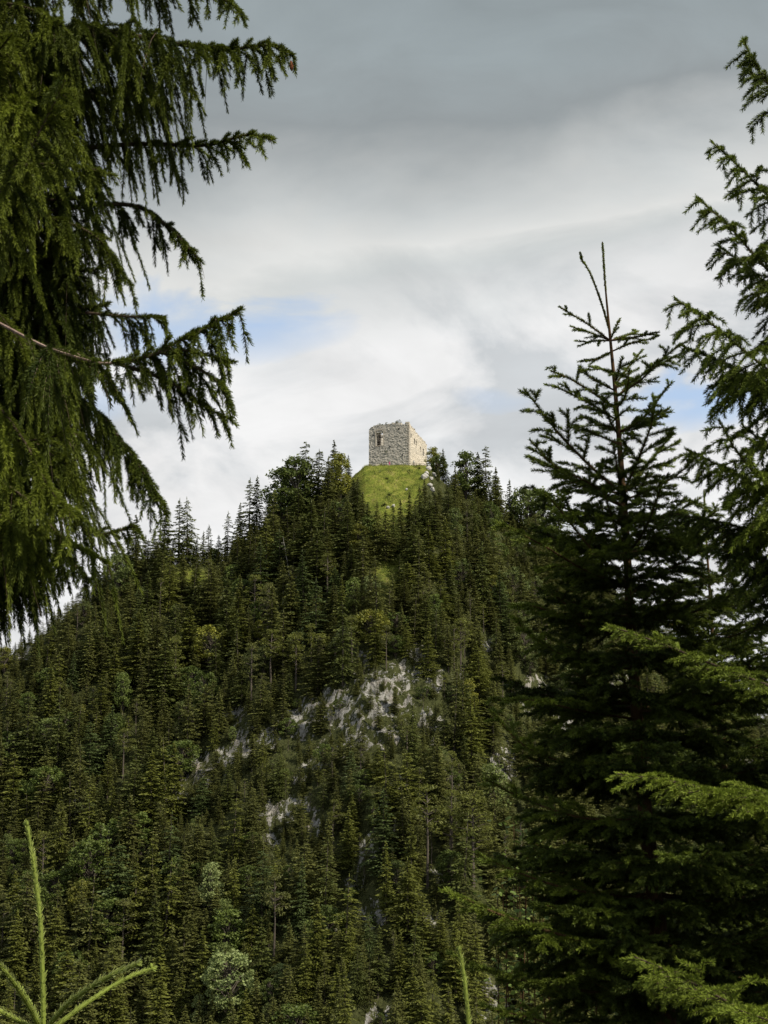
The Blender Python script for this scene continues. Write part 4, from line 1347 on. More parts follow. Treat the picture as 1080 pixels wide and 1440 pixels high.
class Branch:
    def __init__(self, seed):
        self.rg = np.random.default_rng(seed)
        self.wood, self.ned = MB(), MB()
    def limb(self, pts, r0, r1, n=22, sides=6):
        self.c = smooth_line(pts, n)
        seg = np.linalg.norm(np.diff(self.c, axis=0), axis=1)
        self.s = np.r_[0, np.cumsum(seg)]
        self.len = self.s[-1]
        self.tang = norm(np.gradient(self.c, axis=0))
        tube(self.wood, self.c, np.linspace(r0, r1, n), sides)
        return self
    def on(self, u):
        s = np.asarray(u) * self.len
        P = np.stack([np.interp(s, self.s, self.c[:, k]) for k in range(3)], -1)
        T = norm(np.stack([np.interp(s, self.s, self.tang[:, k]) for k in range(3)], -1))
        return P, T
    def twig_wood(self, tw, r0, segs=3):
        n = len(tw)
        if n == 0: return
        rings = []
        for k in range(segs + 1):
            t = np.full(n, k / segs)
            i = np.arange(n)
            p, T = tw.pos(i, t), tw.tan(i, t)
            N, S = perp(T)
            r = r0 * (1 - .75 * k / segs)
            rings.append(np.stack([p + r * (math.cos(a) * N + math.sin(a) * S) for a in (0, 2.09, 4.19)], 1))
        V = np.stack(rings, 1)                       # n, segs+1, 3, 3
        base = (np.arange(n) * (segs + 1) * 3)[:, None, None]
        k = np.arange(segs)[None, :, None] * 3
        j = np.arange(3)[None, None]
        j2 = (j + 1) % 3
        f = np.stack([base + k + j, base + k + j2, base + k + 3 + j2, base + k + 3 + j], -1).reshape(-1, 4)
        self.wood.add(V.reshape(-1, 3), f)
    def twig_needles(self, tw, per_m, nl, nw, ang, t0=0.05):
        n = np.maximum(3, (tw.L * per_m * self.rg.uniform(.85, 1.15, len(tw)))).astype(int)
        i = np.repeat(np.arange(len(tw)), n)
        t = t0 + (1 - t0) * self.rg.random(len(i))
        P, T = tw.pos(i, t), tw.tan(i, t)
        V, h = needles_on(P, T, tw.hue[i] + .25 * t ** 3, nl, nw, ang, self.rg, t ** 4)
        self.ned.add(V, np.arange(len(V)).reshape(-1, 4), hue=h)
    def limb_needles(self, u0, per_m, nl, nw, ang, hue):
        n = int(self.len * (1 - u0) * per_m)
        u = u0 + (1 - u0) * self.rg.random(n)
        P, T = self.on(u)
        V, h = needles_on(P, T, np.full(n, hue) + .25 * u ** 4, nl, nw, ang, self.rg, u ** 8)
        self.ned.add(V, np.arange(len(V)).reshape(-1, 4), hue=h)
    def kids(self, tw, sp, t0, alpha, kc, minL, maxL, B, out=0.0, dh=.05, up=0.0):
        """side twigs in the plane of each parent"""
        rg = self.rg
        n = np.maximum(1, (tw.L * (1 - t0) / sp)).astype(int)
        i = np.repeat(np.arange(len(tw)), n)
        k = np.concatenate([np.arange(q) for q in n])
        t = t0 + (1 - t0) * (k + rg.uniform(.2, .8, len(k))) / n[i] * .96
        P, T = tw.pos(i, t), tw.tan(i, t)
        N, S = perp(T)
        sg = np.where(k % 2 == 0, 1.0, -1.0) * np.where(rg.random(len(k)) < .12, -1, 1)
        al = np.radians(alpha + rg.normal(0, 8, len(k)))
        el = rg.normal(out, .25, len(k))
        D = T * np.cos(al)[:, None] + np.sin(al)[:, None] * (S * sg[:, None] * np.cos(el)[:, None] + N * np.sin(el)[:, None])
        D[:, 2] += up
        L = np.clip((kc * (1 - t) * tw.L[i] + minL) * rg.uniform(.65, 1.2, len(k)), minL * .6, maxL)
        return Tw(P, D, L, np.full(len(k), B) * rg.uniform(.6, 1.4, len(k)), np.clip(tw.hue[i] + dh + rg.normal(0, .06, len(k)), 0, 1))
    def build(self, tree, mw, mn, origin, name='branch'):
        w = self.wood.build(name, mw, tree, False, origin)
        if self.ned.n:
            self.ned.build('needles', mn, w, False, origin)
        return w

def limb_kids(b, sp, u0, u1, alpha, lfun, B, hue, up=0.0, el=0.0, els=.25):
    rg = b.rg
    n = max(2, int(b.len * (u1 - u0) / sp))
    u = np.clip(u0 + (u1 - u0) * (np.arange(n) + rg.uniform(.1, .9, n)) / n, 0, 1)
    P, T = b.on(u)
    N, S = perp(T)
    sg = np.where(np.arange(n) % 2 == 0, 1.0, -1.0)
    al = np.radians(alpha + rg.normal(0, 8, n))
    e = rg.normal(el, els, n)
    D = T * np.cos(al)[:, None] + np.sin(al)[:, None] * (S * sg[:, None] * np.cos(e)[:, None] + N * np.sin(e)[:, None])
    D[:, 2] += up
    L = np.array([lfun(q) for q in u]) * rg.uniform(.7, 1.2, n)
    return Tw(P, D, np.maximum(L, .02), np.full(n, B) * rg.uniform(.6, 1.4, n), np.clip(hue + rg.normal(0, .08, n), 0, 1))

def flat_branch(seed, pts, r0, hue=.3, spread=.55, maxL=.45, droop=.15, per_m=1700, nl=.0200, nw=.0030, ang=52, sp1=.058, sp2=.052, u0=.10, bare=.12, sides=6, order=3, up=0.0):
    b = Branch(seed).limb(pts, r0 * .75, .0024, 22, sides)
    lf = lambda u: min(maxL, spread * b.len * (1 - u) * min(1, .35 + 1.8 * u) + .055)
    t1 = limb_kids(b, sp1, u0, .985, 52, lf, droop, hue, up)
    b.twig_wood(t1, .0032)
    b.twig_needles(t1, per_m, nl, nw, ang)
    if order >= 3:
        t2 = b.kids(t1, sp2, .15, 46, .45, .045, .24, droop * 1.2, 0.0, .06, up)
        b.twig_wood(t2, .002, 2)
        b.twig_needles(t2, per_m, nl, nw, ang)
    b.limb_needles(bare, per_m * 1.1, nl, nw, ang, hue)
    return b

def hang_branch(seed, pts, r0, hang, hue=.30, sp=.042, u0=.06, per_m=2000, nl=.0235, nw=.0032, tipL=.12, bare=.08, dead=.05, pale=False, shape=1.0, r1=.0035, spread=.45, prof=None):
    """limb with pendulous curtain twigs on both sides"""
    b = Branch(seed).limb(pts, r0, r1, 30)
    rg = b.rg
    n = int(b.len * (1 - u0) / sp)
    u = np.clip(u0 + (1 - u0) * (np.arange(n) + rg.random(n)) / n, 0, .99)
    P, T = b.on(u)
    N, S = perp(T)
    sg = rg.choice([-1, 1], n)
    # horizontal second-order arms reach out a little, then twigs fall from them
    sidea = rg.uniform(.1, 1.0, n)
    D = T * rg.uniform(.25, .9, n)[:, None] + S * (sg * sidea)[:, None] + N * rg.uniform(-.1, .25, n)[:, None]
    L = np.interp(u, *prof) * hang if prof else np.interp(u, [0, .25, .65, .88, 1], [.8 * hang, hang, .95 * hang, .55 * hang, .13]) * rg.uniform(.35, 1.15, n) ** shape
    L = np.maximum(L, .07) * (.30 + .0 * u)
    t1 = Tw(P, D, L * 1.2 * spread / .45, rg.uniform(.2, .9, n), np.clip(hue + rg.normal(0, .12, n), 0, 1))
    b.twig_wood(t1, .0042)
    b.twig_needles(t1, per_m * .8, nl, nw, 52)
    # falling twigs
    m = np.maximum(1, (t1.L / .060).astype(int) + 1)
    i = np.repeat(np.arange(n), m)
    t = rg.uniform(.15, 1.0, len(i))
    P2, T2 = t1.pos(i, t), t1.tan(i, t)
    hL = (L[i] / .30) * rg.uniform(.45, 1.15, len(i))
    D2 = T2 * .55 + rg.normal(0, .22, (len(i), 3))
    D2[:, 2] -= .55
    t2 = Tw(P2, D2, np.maximum(hL, .05), rg.uniform(.8, 2.2, len(i)), np.clip(t1.hue[i] + rg.normal(0, .14, len(i)), 0, 1))
    # keep the length along the curve about hL
    t2.L = t2.L / (1 + .20 * t2.B)
    isdead = rg.random(len(i)) < dead
    b.twig_wood(t2, .0026)
    lv = ~isdead
    t2l = Tw(t2.P[lv], t2.D[lv], t2.L[lv], t2.B[lv], t2.hue[lv])
    b.twig_needles(t2l, per_m, nl, nw, 46)
    t3 = b.kids(t2l, .22, .1, 34, .16, .06, .16, 1.0, 0.0, .08)
    b.twig_needles(t3, per_m, nl, nw, 50)
    # tip spray
    t4 = limb_kids(b, .035, .72, .99, 48, lambda q: .09 * (1 - q) / .28 + .055, .35, hue + .12)
    b.twig_wood(t4, .0028)
    b.twig_needles(t4, per_m, nl, nw, 50)
    b.limb_needles(bare, per_m, nl, nw, 52, hue)
    return b

def PP(lst, Y=None):
    """list of (px, py[, Y]) -> world points"""
    out, y = [], Y
    for q in lst:
        if len(q) > 2: y = q[2]
        out.append(at(q[0], q[1], y))
    return [np.array(p) for p in out]

# ---- old spruce with hanging twigs, left
def old_spruce():
    Y0 = 8.0
    tx = at(-95, 400, Y0).x
    base = np.array([tx, Y0, g1(tx, Y0)])
    tree = thing('spruce_tree', 'large old spruce with long curtains of hanging twigs along the left edge', 'spruce', base)
    mb = MB()
    zs = np.linspace(-.3, 12.5, 14)
    tube(mb, np.c_[tx + .02 * np.sin(zs), np.full(14, Y0), base[2] + zs], .17 * (1 - zs / 14.0) + .01, 12)
    mb.build('trunk', M['bark'], tree, True, base)
    LIMBS = [
     ([(-95, -100, 8), (60, -60, 7.9), (200, -30, 7.8), (300, -6, 7.75), (338, 14, 7.7)], .26, .30, dict()),
     ([(-95, -140, 8), (40, -60, 8), (130, -40, 8), (215, -20, 8)], .24, .2, dict()),
     ([(-95, 110, 8), (20, 62, 7.9), (110, 40, 7.8), (200, 52, 7.75), (300, 70, 7.7), (375, 64, 7.65), (412, 76, 7.62)], .66, .34, dict(sp=.032, shape=.6, prof=([0, .3, .46, .58, .7, .8, .93, 1], [.7, 1, .95, .75, .45, .34, .26, .1]))),
     ([(-95, 270, 8.1), (60, 220, 8.05), (180, 203, 8), (290, 204, 7.95), (345, 190, 7.9), (386, 196, 7.9)], .22, .36, dict(prof=([0, .5, .8, .93, 1], [.9, 1, .8, .5, .25]))),
     ([(-95, 190, 8.2), (60, 150, 8.2), (160, 130, 8.2), (240, 150, 8.2)], .42, .2, dict()),
     ([(-95, 350, 8.1), (60, 300, 8.1), (180, 288, 8.1), (235, 318, 8.05), (262, 345, 8), (281, 366, 8)], .26, .1, dict()),
     ([(-95, 405, 7.6), (0, 455, 6.9), (60, 486, 6.75), (110, 503, 6.7), (150, 511, 6.7), (205, 502, 6.7), (260, 476, 6.7), (300, 456, 6.7), (337, 436, 6.7)], .34, .26, dict(u0=.52, bare=.6, pale=True, sp=.030)),
     ([(200, 503, 6.7), (255, 492, 6.7), (325, 510, 6.75)], .26, .28, dict()),
     ([(225, 494, 6.7), (285, 522, 6.7), (321, 551, 6.7)], .24, .26, dict()),
     ([(165, 511, 6.72), (235, 535, 6.75), (285, 570, 6.75), (319, 588, 6.75)], .24, .24, dict()),
     ([(120, 440, 7.9), (180, 445, 7.9), (232, 446, 7.9)], .2, .3, dict()),
     ([(-95, 500, 8.2), (40, 520, 8.2), (130, 575, 8.2), (185, 640, 8.15), (225, 703, 8.1)], .32, .06, dict(sp=.024)),
     ([(-95, 540, 7.0), (-20, 558, 6.9), (30, 615, 6.8), (70, 688, 6.75), (104, 728, 6.7)], .34, .55, dict()),
     ([(-95, 640, 7.4), (20, 690, 7.3), (90, 758, 7.25), (148, 790, 7.2)], .26, .5, dict()),
     ([(-95, 600, 8), (60, 690, 8), (130, 748, 8), (188, 741, 8)], .18, .35, dict()),
     ([(-95, 690, 7.2), (0, 725, 7.2), (40, 770, 7.2), (70, 800, 7.2)], .26, .5, dict()),
     ([(-95, 700, 8.2), (40, 740, 8.2), (100, 790, 8.2), (128, 820, 8.2)], .16, .08, dict()),
     ([(-95, 680, 8.0), (-20, 720, 8.0), (30, 790, 8.0), (55, 830, 8.0)], .22, .08, dict()),
     ([(-95, 330, 6.9), (0, 270, 6.8), (55, 185, 6.7), (92, 112, 6.6)], .26, .42, dict()),
     ([(-95, 250, 7.2), (40, 232, 7.2), (110, 234, 7.2), (158, 246, 7.2)], .28, .48, dict()),
     ([(-95, 20, 7.4), (0, 5, 7.4), (60, 20, 7.3), (95, 45, 7.3)], .42, .42, dict()),
     ([(-95, 420, 7.0), (-20, 430, 7.0), (20, 470, 6.9), (45, 520, 6.9)], .42, .5, dict()),
     ([(-95, 280, 7.7), (40, 300, 7.7), (130, 330, 7.7), (182, 398, 7.7)], .3, .3, dict()),
    ]
    k = 0
    for pts, hang, hue, kw in LIMBS:  # hue per limb also paints sunlit front limbs and shaded ones
        kw = dict(kw)
        pale = kw.pop('pale', False)
        P = PP(pts)
        r = (.0085 if pale else .006 + .009 * np.linalg.norm(P[0] - P[-1]) / 1.5)
        b = hang_branch(1000 + k, P, r, hang, hue, **kw)
        if pale:
            b.build(tree, M['bark_pale'], M['needles_old'], base)['label'] = 'bare pale arching branch'
        else:
            b.build(tree, M['bark'], M['needles_old'], base)
        k += 1
    rg = np.random.default_rng(55)
    for q in range(54):
        py = -190 + 960 * (q + rg.random()) / 54
        o = at(-95, py, Y0)
        az = rg.uniform(-1.35, 1.75) if not 330 < py < 530 else rg.uniform(-1.35, .2)          # 0 = to the right, + = towards the viewer
        reach = np.interp(py, [-200, 250, 450, 640, 720, 770], [1.05, 1.0, 1.02, .86, .62, .45]) * rg.uniform(.7, 1.0) / max(.62, math.cos(az)) ** .5
        reach = min(reach, 1.2)
        d = np.array([math.cos(az), -math.sin(az), 0])
        s = np.linspace(0, 1, 6)
        dz = -.30 * reach * s + .10 * reach * s ** 3 - .05 * np.sin(3 * s)
        P = np.array(o)[None] + d[None] * (reach * s)[:, None]
        P[:, 2] += dz
        lo = at(0, np.interp(py, [-200, 700], [500, 830]), Y0).z
        hang = min(.75, max(.2, (P[-1][2] - at(0, 900, Y0).z) * .75)) * rg.uniform(.65, 1)
        hue = .04 + .6 * max(0, math.sin(az)) + rg.normal(0, .08)  # back limbs dark, front limbs light: shade and sun put into the colour
        hang_branch(2000 + q, list(P), .014, hang, max(.04, hue), sp=.056, u0=.15, dead=.14).build(tree, M['bark'], M['needles_old'], base)
    for q in range(16):
        py = 600 + 180 * q / 15
        o = at(-95, py, Y0)
        az = rg.uniform(-1.5, -.5)
        reach = rg.uniform(.45, .80) * (1.0 if py < 720 else .75)
        d = np.array([math.cos(az), -math.sin(az), 0])
        s = np.linspace(0, 1, 6)
        P = np.array(o)[None] + d[None] * (reach * s)[:, None]
        P[:, 2] += -.34 * reach * s
        hang = min(.5, max(.2, (P[-1][2] - at(0, 905, Y0).z) * .9))
        hang_branch(2600 + q, list(P), .012, hang, .03, sp=.032, u0=.1, dead=.06).build(tree, M['bark'], M['needles_old'], base)
    # cones at the tip of the long upper branch
    for px, py, L in ((409, 86, .055), (391, 80, .035)):
        p = at(px, py, 7.62)
        mb = MB()
        f = np.linspace(0, 1, 9)
        c = np.c_[p.x + 0 * f + .006 * f, np.full(9, p.y), p.z - L * f]
        tube(mb, c, .0125 * np.sin(math.pi * (f * .88 + .08)) ** .7 * np.where(np.arange(9) % 2 == 0, 1, .9) * (1 if L > .05 else .8), 9)
        mb.build('cone', M['cone'], tree, False, base)
old_spruce()

# ---- young spruces, right
def conifer(name_label, trunk_px, Y, explicit, whorls, r_base, hue, mn, seed, low_len, per_m=1700, extra=()):
    T = smooth_line(PP(trunk_px, Y), 60)
    gx0, gy0 = T[-1][0], Y
    base = np.array([gx0 + .03, Y, g1(gx0 + .03, Y)])
    T = np.vstack([T, base - np.array([0, 0, .3])])
    tree = thing('spruce_tree', name_label, 'spruce', base)
    s = np.r_[0, np.cumsum(np.linalg.norm(np.diff(T, axis=0), axis=1))]
    mb = MB()
    tube(mb, T, .0024 + (r_base - .0024) * np.clip(s / 4.2, 0, 1.4) ** 1.1, 9)
    mb.build('trunk', M['bark_young'], tree, True, base)
    # leader needles
    bl = Branch(seed)
    bl.limb(T[:7], .003, .004, 12)
    bl.limb_needles(0.0, 3200, .015, .0030, 28, .8)
    bl.build(tree, M['bark_young'], mn, base, 'leader')
    rg = np.random.default_rng(seed)
    def tr_at(py):
        i = int(np.argmin(np.abs(project(T[:60])[1] - py)))
        return T[i]
    k = 0
    for pts, kw in explicit:
        P = [np.array(at(*q)) for q in pts]
        j = int(np.argmin(np.linalg.norm(T[:60] - P[0], axis=1)))
        if np.linalg.norm(T[j] - P[0]) < .25:
            P[0] = T[j]
        L = np.linalg.norm(P[0] - P[-1])
        args = dict(hue=hue + .15, r0=.004 + .007 * L, per_m=per_m)
        args.update(kw)
        flat_branch(seed * 7 + k, P, **args).build(tree, M['bark_young'], mn, base)
        k += 1
    for py, n, Lpx, up0, tipup in whorls:
        o = tr_at(py)
        az0 = rg.uniform(0, 6.28)
        for q in range(n):
            az = az0 + q * 2 * math.pi / n + rg.normal(0, .18)
            L = Lpx * Y / F * rg.uniform(.75, 1.1)
            d = np.array([math.cos(az), math.sin(az), 0])
            s_ = np.linspace(0, 1, 5)
            P = o[None] + d[None] * (L * s_)[:, None]
            P[:, 2] += L * (up0 * s_ + tipup * s_ ** 2.5) + rg.normal(0, .02)
            flat_branch(seed * 31 + k, list(P), r0=.0045 + .008 * L, hue=max(0, hue - (.16 if py > 780 else 0) + rg.normal(0, .06)), per_m=per_m, spread=.52, maxL=.44, droop=.28 if py > 700 else .12, order=3 if L > .22 else 2, sp1=.056 if py < 700 else .040, sp2=.05 if py < 700 else .036, nw=.0030 if py < 900 else .0036).build(tree, M['bark_young'], mn, base)  # lower whorls get a darker hue as painted shade
            k += 1
    return tree

E = lambda *p, **kw: (list(p), kw)
Yy = 7.5
exp = [
 E((858, 470, Yy), (845, 425, Yy), (830, 385, Yy), (817, 364, Yy), spread=.0, order=2, ang=28, sp1=.3, u0=.9, bare=.0, nl=.015, per_m=3200, hue=.8),
 E((857, 475, Yy), (825, 455, 7.45), (787, 432, 7.4), spread=.25, order=2, nl=.0135, nw=.0026, per_m=2200), E((857, 478, Yy), (830, 468, 7.5), (803, 459, 7.5), spread=.25, order=2, nl=.0135, nw=.0026, per_m=2200),
 E((858, 484, Yy), (835, 480, 7.55), (813, 487, 7.6), spread=.3, order=2, nl=.0135, nw=.0026, per_m=2200), E((858, 472, Yy), (866, 460, Yy), (872, 449, Yy), spread=.1, order=2, nl=.0135, nw=.0026, per_m=2200),
 E((858, 482, Yy), (890, 475, 7.4), (926, 467, 7.3), spread=.25, order=2, nl=.0135, nw=.0026, per_m=2200), E((858, 480, Yy), (880, 472, 7.6), (898, 466, 7.7), spread=.2, order=2, nl=.0135, nw=.0026, per_m=2200), E((858, 488, Yy), (890, 482, 7.45), (920, 476, 7.4), spread=.25, order=2, nl=.0135, nw=.0026, per_m=2200),
 E((860, 500, Yy), (840, 505, 7.4), (818, 508, 7.3), spread=.3, order=2, nl=.0135, nw=.0026, per_m=2200), E((861, 520, Yy), (845, 519, 7.6), (828, 515, 7.7), spread=.3, order=2, nl=.0135, nw=.0026, per_m=2200),
 E((866, 560, Yy), (900, 535, 7.4), (925, 512, 7.35), (955, 485, 7.3), spread=.4, order=3, nl=.0165), E((866, 555, Yy), (900, 530, 7.55), (951, 500, 7.6), spread=.35, order=3, nl=.0165), E((864, 545, Yy), (885, 515, 7.6), (904, 492, 7.65), spread=.25, order=2, nl=.015),
 E((868, 570, Yy), (830, 550, 7.4), (800, 532, 7.35), (775, 522, 7.3), spread=.35, nl=.0165), E((869, 590, Yy), (830, 568, 7.5), (780, 543, 7.5), spread=.35, nl=.0165), E((868, 575, Yy), (880, 555, 7.3), (885, 520, 7.2), spread=.3),
 E((870, 600, Yy), (905, 588, 7.4), (938, 545, 7.4), spread=.35, nl=.0165), E((870, 615, Yy), (905, 600, 7.5), (935, 583, 7.5), spread=.35, nl=.0165), E((871, 620, Yy), (840, 612, 7.6), (800, 600, 7.7), spread=.4),
 E((880, 700, Yy), (835, 660, 7.4), (795, 620, 7.3), (770, 590, 7.25), (738, 548, 7.2), spread=.38, maxL=.3), E((881, 705, Yy), (830, 680, 7.3), (780, 655, 7.2), (746, 620, 7.15), spread=.38, maxL=.3),
 E((881, 715, Yy), (830, 690, 7.5), (790, 665, 7.5), (745, 643, 7.5), spread=.38, maxL=.3), E((876, 690, Yy), (900, 640, 7.3), (915, 600, 7.2), (922, 566, 7.2), spread=.4),
 E((878, 700, Yy), (905, 660, 7.6), (930, 630, 7.7), (945, 610, 7.7), spread=.4),
 E((884, 830, Yy), (820, 800, 7.2), (760, 765, 7.0), (700, 735, 6.9), spread=.3, maxL=.3, hue=.5), E((884, 825, Yy), (830, 770, 7.2), (790, 720, 7.1), (765, 692, 7.05), spread=.35, maxL=.3, hue=.45),
 E((890, 900, Yy), (820, 880, 7.4), (760, 855, 7.3), (718, 850, 7.3), spread=.4), E((892, 950, Yy), (820, 930, 7.4), (760, 905, 7.4), (722, 870, 7.4), spread=.4),
 E((896, 1020, Yy), (820, 1000, 7.3), (750, 985, 7.2), (690, 985, 7.2), spread=.4), E((900, 1100, Yy), (820, 1080, 7.3), (740, 1050, 7.2), (690, 1000, 7.2), spread=.35), E((905, 1160, Yy), (820, 1150, 7.2), (740, 1125, 7.2), (682, 1095, 7.1), spread=.4),
 E((915, 1260, Yy), (800, 1250, 7.2), (700, 1215, 7.1), (672, 1200, 7.1), spread=.4), E((920, 1340, Yy), (800, 1318, 7.1), (700, 1285, 6.95), (650, 1262, 6.9), (620, 1252, 6.9), spread=.35, hue=.5),
 E((925, 1400, Yy), (800, 1390, 7.2), (700, 1370, 7.1), (640, 1345, 7.0), spread=.4),
 E((930, 1450, Yy), (820, 1450, 7.2), (740, 1430, 7.1), (690, 1420, 7.0), spread=.4),
]
wh = [(q[0], q[1] + (3 if q[0] > 760 else 0), *q[2:]) for q in [(545, 3, 50, .45, .1), (610, 4, 70, .35, .1), (690, 4, 105, .22, .3), (735, 4, 120, .1, .25), (780, 7, 150, .12, .25), (830, 5, 135, .0, .2), (880, 7, 165, .0, .25), (930, 5, 150, -.1, .2),
      (985, 7, 190, -.05, .22), (1040, 5, 175, -.15, .2), (1095, 7, 215, -.1, .22), (1150, 5, 190, -.15, .2), (1205, 7, 235, -.12, .2), (1265, 5, 215, -.18, .2), (1325, 7, 250, -.12, .2), (1390, 6, 240, -.15, .2), (1450, 7, 260, -.12, .2), (1520, 7, 260, -.12, .2)]]
conifer('young spruce with two thin leader shoots rising against the clouds', [(847, 340), (851, 400), (858, 475), (866, 560), (873, 650), (880, 750), (887, 880), (895, 1000), (908, 1150), (925, 1300), (938, 1450), (950, 1560)],
        Yy, exp, wh, .052, .22, M['needles_young'], 5, None)
Y2 = 9.2
exp2 = [E((1000, 850, Y2), (1030, 830, 9.1), (1056, 800, 9), spread=.4), E((1004, 930, Y2), (1040, 915, 9.0), (1078, 905, 8.9), spread=.4), E((1006, 960, Y2), (1045, 945, 9.0), (1076, 950, 9), spread=.4), E((994, 790, Y2), (965, 760, 9.2), (930, 730, 9.2), spread=.3)]
wh2 = [(q[0], q[1] + (2 if q[0] > 850 else 0), *q[2:]) for q in [(735, 4, 30, .4, .1), (775, 5, 48, .3, .2), (820, 6, 62, .25, .2), (860, 6, 78, .15, .2), (905, 7, 92, .05, .2), (950, 7, 110, .0, .2), (1000, 7, 130, -.05, .2), (1050, 7, 150, -.1, .2), (1105, 7, 165, -.1, .2),
       (1165, 7, 180, -.1, .2), (1230, 7, 190, -.12, .2), (1300, 7, 200, -.12, .2), (1370, 7, 210, -.12, .2), (1440, 7, 215, -.12, .2), (1520, 7, 215, -.12, .2)]]
conifer('second young spruce standing behind and right of the twin leader one', [(990, 688), (992, 740), (998, 830), (1004, 920), (1020, 1100), (1045, 1300), (1058, 1450), (1066, 1560)], Y2, exp2, wh2, .055, .22, M['needles_young'], 6, None, 1300)

# ---- spruce beyond the right edge
def edge_spruce():
    Y0 = 6.6
    tx = at(1300, 700, Y0).x
    base = np.array([tx, Y0, g1(tx, Y0)])
    tree = thing('spruce_tree', 'spruce reaching in from the right edge with stacked rising branches', 'spruce', base)
    mb = MB()
    ztop = at(1300, -420, Y0).z
    zs = np.linspace(base[2] - .3, ztop, 14)
    f = (zs - zs[0]) / (zs[-1] - zs[0])
    tube(mb, np.c_[np.full(14, tx), np.full(14, Y0), zs], .14 * (1 - f) + .006, 12)
    mb.build('trunk', M['bark'], tree, True, base)
    LB = [
     ([(1300, 320, 6.6), (1180, 225, 6.55), (1085, 125, 6.5), (1044, 56, 6.5)], .35), ([(1300, 270, 6.6), (1190, 190, 6.7), (1110, 130, 6.75), (1046, 100, 6.8)], .3),
     ([(1300, 450, 6.6), (1180, 370, 6.55), (1080, 275, 6.5), (1040, 235, 6.5), (1000, 199, 6.5)], .35),
     ([(1300, 550, 6.6), (1180, 475, 6.5), (1080, 380, 6.45), (1025, 318, 6.4), (979, 277, 6.4)], .35), ([(1300, 560, 6.6), (1180, 480, 6.7), (1080, 400, 6.75), (1010, 345, 6.8)], .2),
     ([(1300, 650, 6.6), (1180, 590, 6.5), (1080, 520, 6.4), (1000, 455, 6.35), (949, 420, 6.3)], .35), ([(1300, 660, 6.6), (1180, 610, 6.7), (1060, 530, 6.75), (960, 487, 6.8)], .15),
     ([(1300, 790, 6.6), (1180, 740, 6.5), (1090, 690, 6.4), (1040, 640, 6.35), (1010, 590, 6.3)], .42), ([(1300, 800, 6.6), (1180, 750, 6.6), (1060, 680, 6.6), (965, 632, 6.6)], .35), ([(1300, 740, 6.6), (1180, 680, 6.7), (1100, 640, 6.7), (1045, 600, 6.7)], .3),
     ([(1300, 850, 6.6), (1180, 800, 6.7), (1070, 750, 6.75), (940, 720, 6.8)], .08), ([(1300, 880, 6.6), (1180, 835, 6.6), (1080, 790, 6.6), (1000, 770, 6.6)], .08), ([(1300, 900, 6.6), (1180, 830, 6.8), (1080, 790, 6.9), (1020, 740, 7)], .06),
     ([(1300, 960, 6.6), (1180, 900, 6.6), (1090, 860, 6.6), (1040, 830, 6.6)], .06),
    ]
    k = 0
    for pts, hue in LB:
        P = PP(pts)
        big = pts[0][1] > 600
        flat_branch(4000 + k, P, .011, hue=hue, spread=.46 if big else .36, maxL=.33 if big else .25, droop=.7 if big else .6, per_m=1800, nl=.0195, nw=.0028, u0=.05, bare=.1, sp1=.028 if big else .034, sp2=.036, up=-.24).build(tree, M['bark'], M['needles_young'], base)
        k += 1
    # nearer, lower branches that catch the sun; a high hue paints them sunlit too
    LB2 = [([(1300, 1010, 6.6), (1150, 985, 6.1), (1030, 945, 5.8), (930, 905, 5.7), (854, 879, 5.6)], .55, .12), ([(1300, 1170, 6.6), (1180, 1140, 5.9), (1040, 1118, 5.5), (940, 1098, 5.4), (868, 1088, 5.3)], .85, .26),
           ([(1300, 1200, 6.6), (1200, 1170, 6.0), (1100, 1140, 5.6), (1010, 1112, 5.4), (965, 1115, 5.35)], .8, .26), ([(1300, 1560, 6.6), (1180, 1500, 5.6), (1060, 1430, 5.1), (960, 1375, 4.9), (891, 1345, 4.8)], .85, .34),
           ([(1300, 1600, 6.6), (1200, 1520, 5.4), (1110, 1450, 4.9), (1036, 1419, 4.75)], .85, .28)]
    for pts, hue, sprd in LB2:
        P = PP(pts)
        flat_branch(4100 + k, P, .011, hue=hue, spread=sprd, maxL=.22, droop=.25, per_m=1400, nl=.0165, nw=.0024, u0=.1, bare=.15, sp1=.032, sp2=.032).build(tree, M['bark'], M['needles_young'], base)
        k += 1
    # whorls out of the frame and behind, which shade what stands below
    rg = np.random.default_rng(8)
    for q in range(66):
        py = 620 + 1030 * (q + rg.random()) / 66
        o = np.array(at(1300, py, Y0))
        az = rg.uniform(-2.4, 2.4)
        L = np.interp(py, [150, 600, 1650], [.5, 1.0, 1.55]) * rg.uniform(.75, 1.05)
        d = np.array([math.cos(az), math.sin(az), 0])
        if d[0] < (.05 if py < 980 else -.2): continue
        if d[1] < 0: L = min(L * .8, 1.05)
        s_ = np.linspace(0, 1, 5)
        P = o[None] + d[None] * (L * s_)[:, None]
        P[:, 2] += L * (np.interp(py, [150, 700, 1300], [.6, .25, -.1]) * s_ + .1 * s_ ** 2)
        flat_branch(4200 + q, list(P), .013, hue=.15, spread=.42, maxL=.4, droop=.5, per_m=520, nl=.024, nw=.007, sp1=.06, sp2=.05).build(tree, M['bark'], M['needles_young'], base)
edge_spruce()

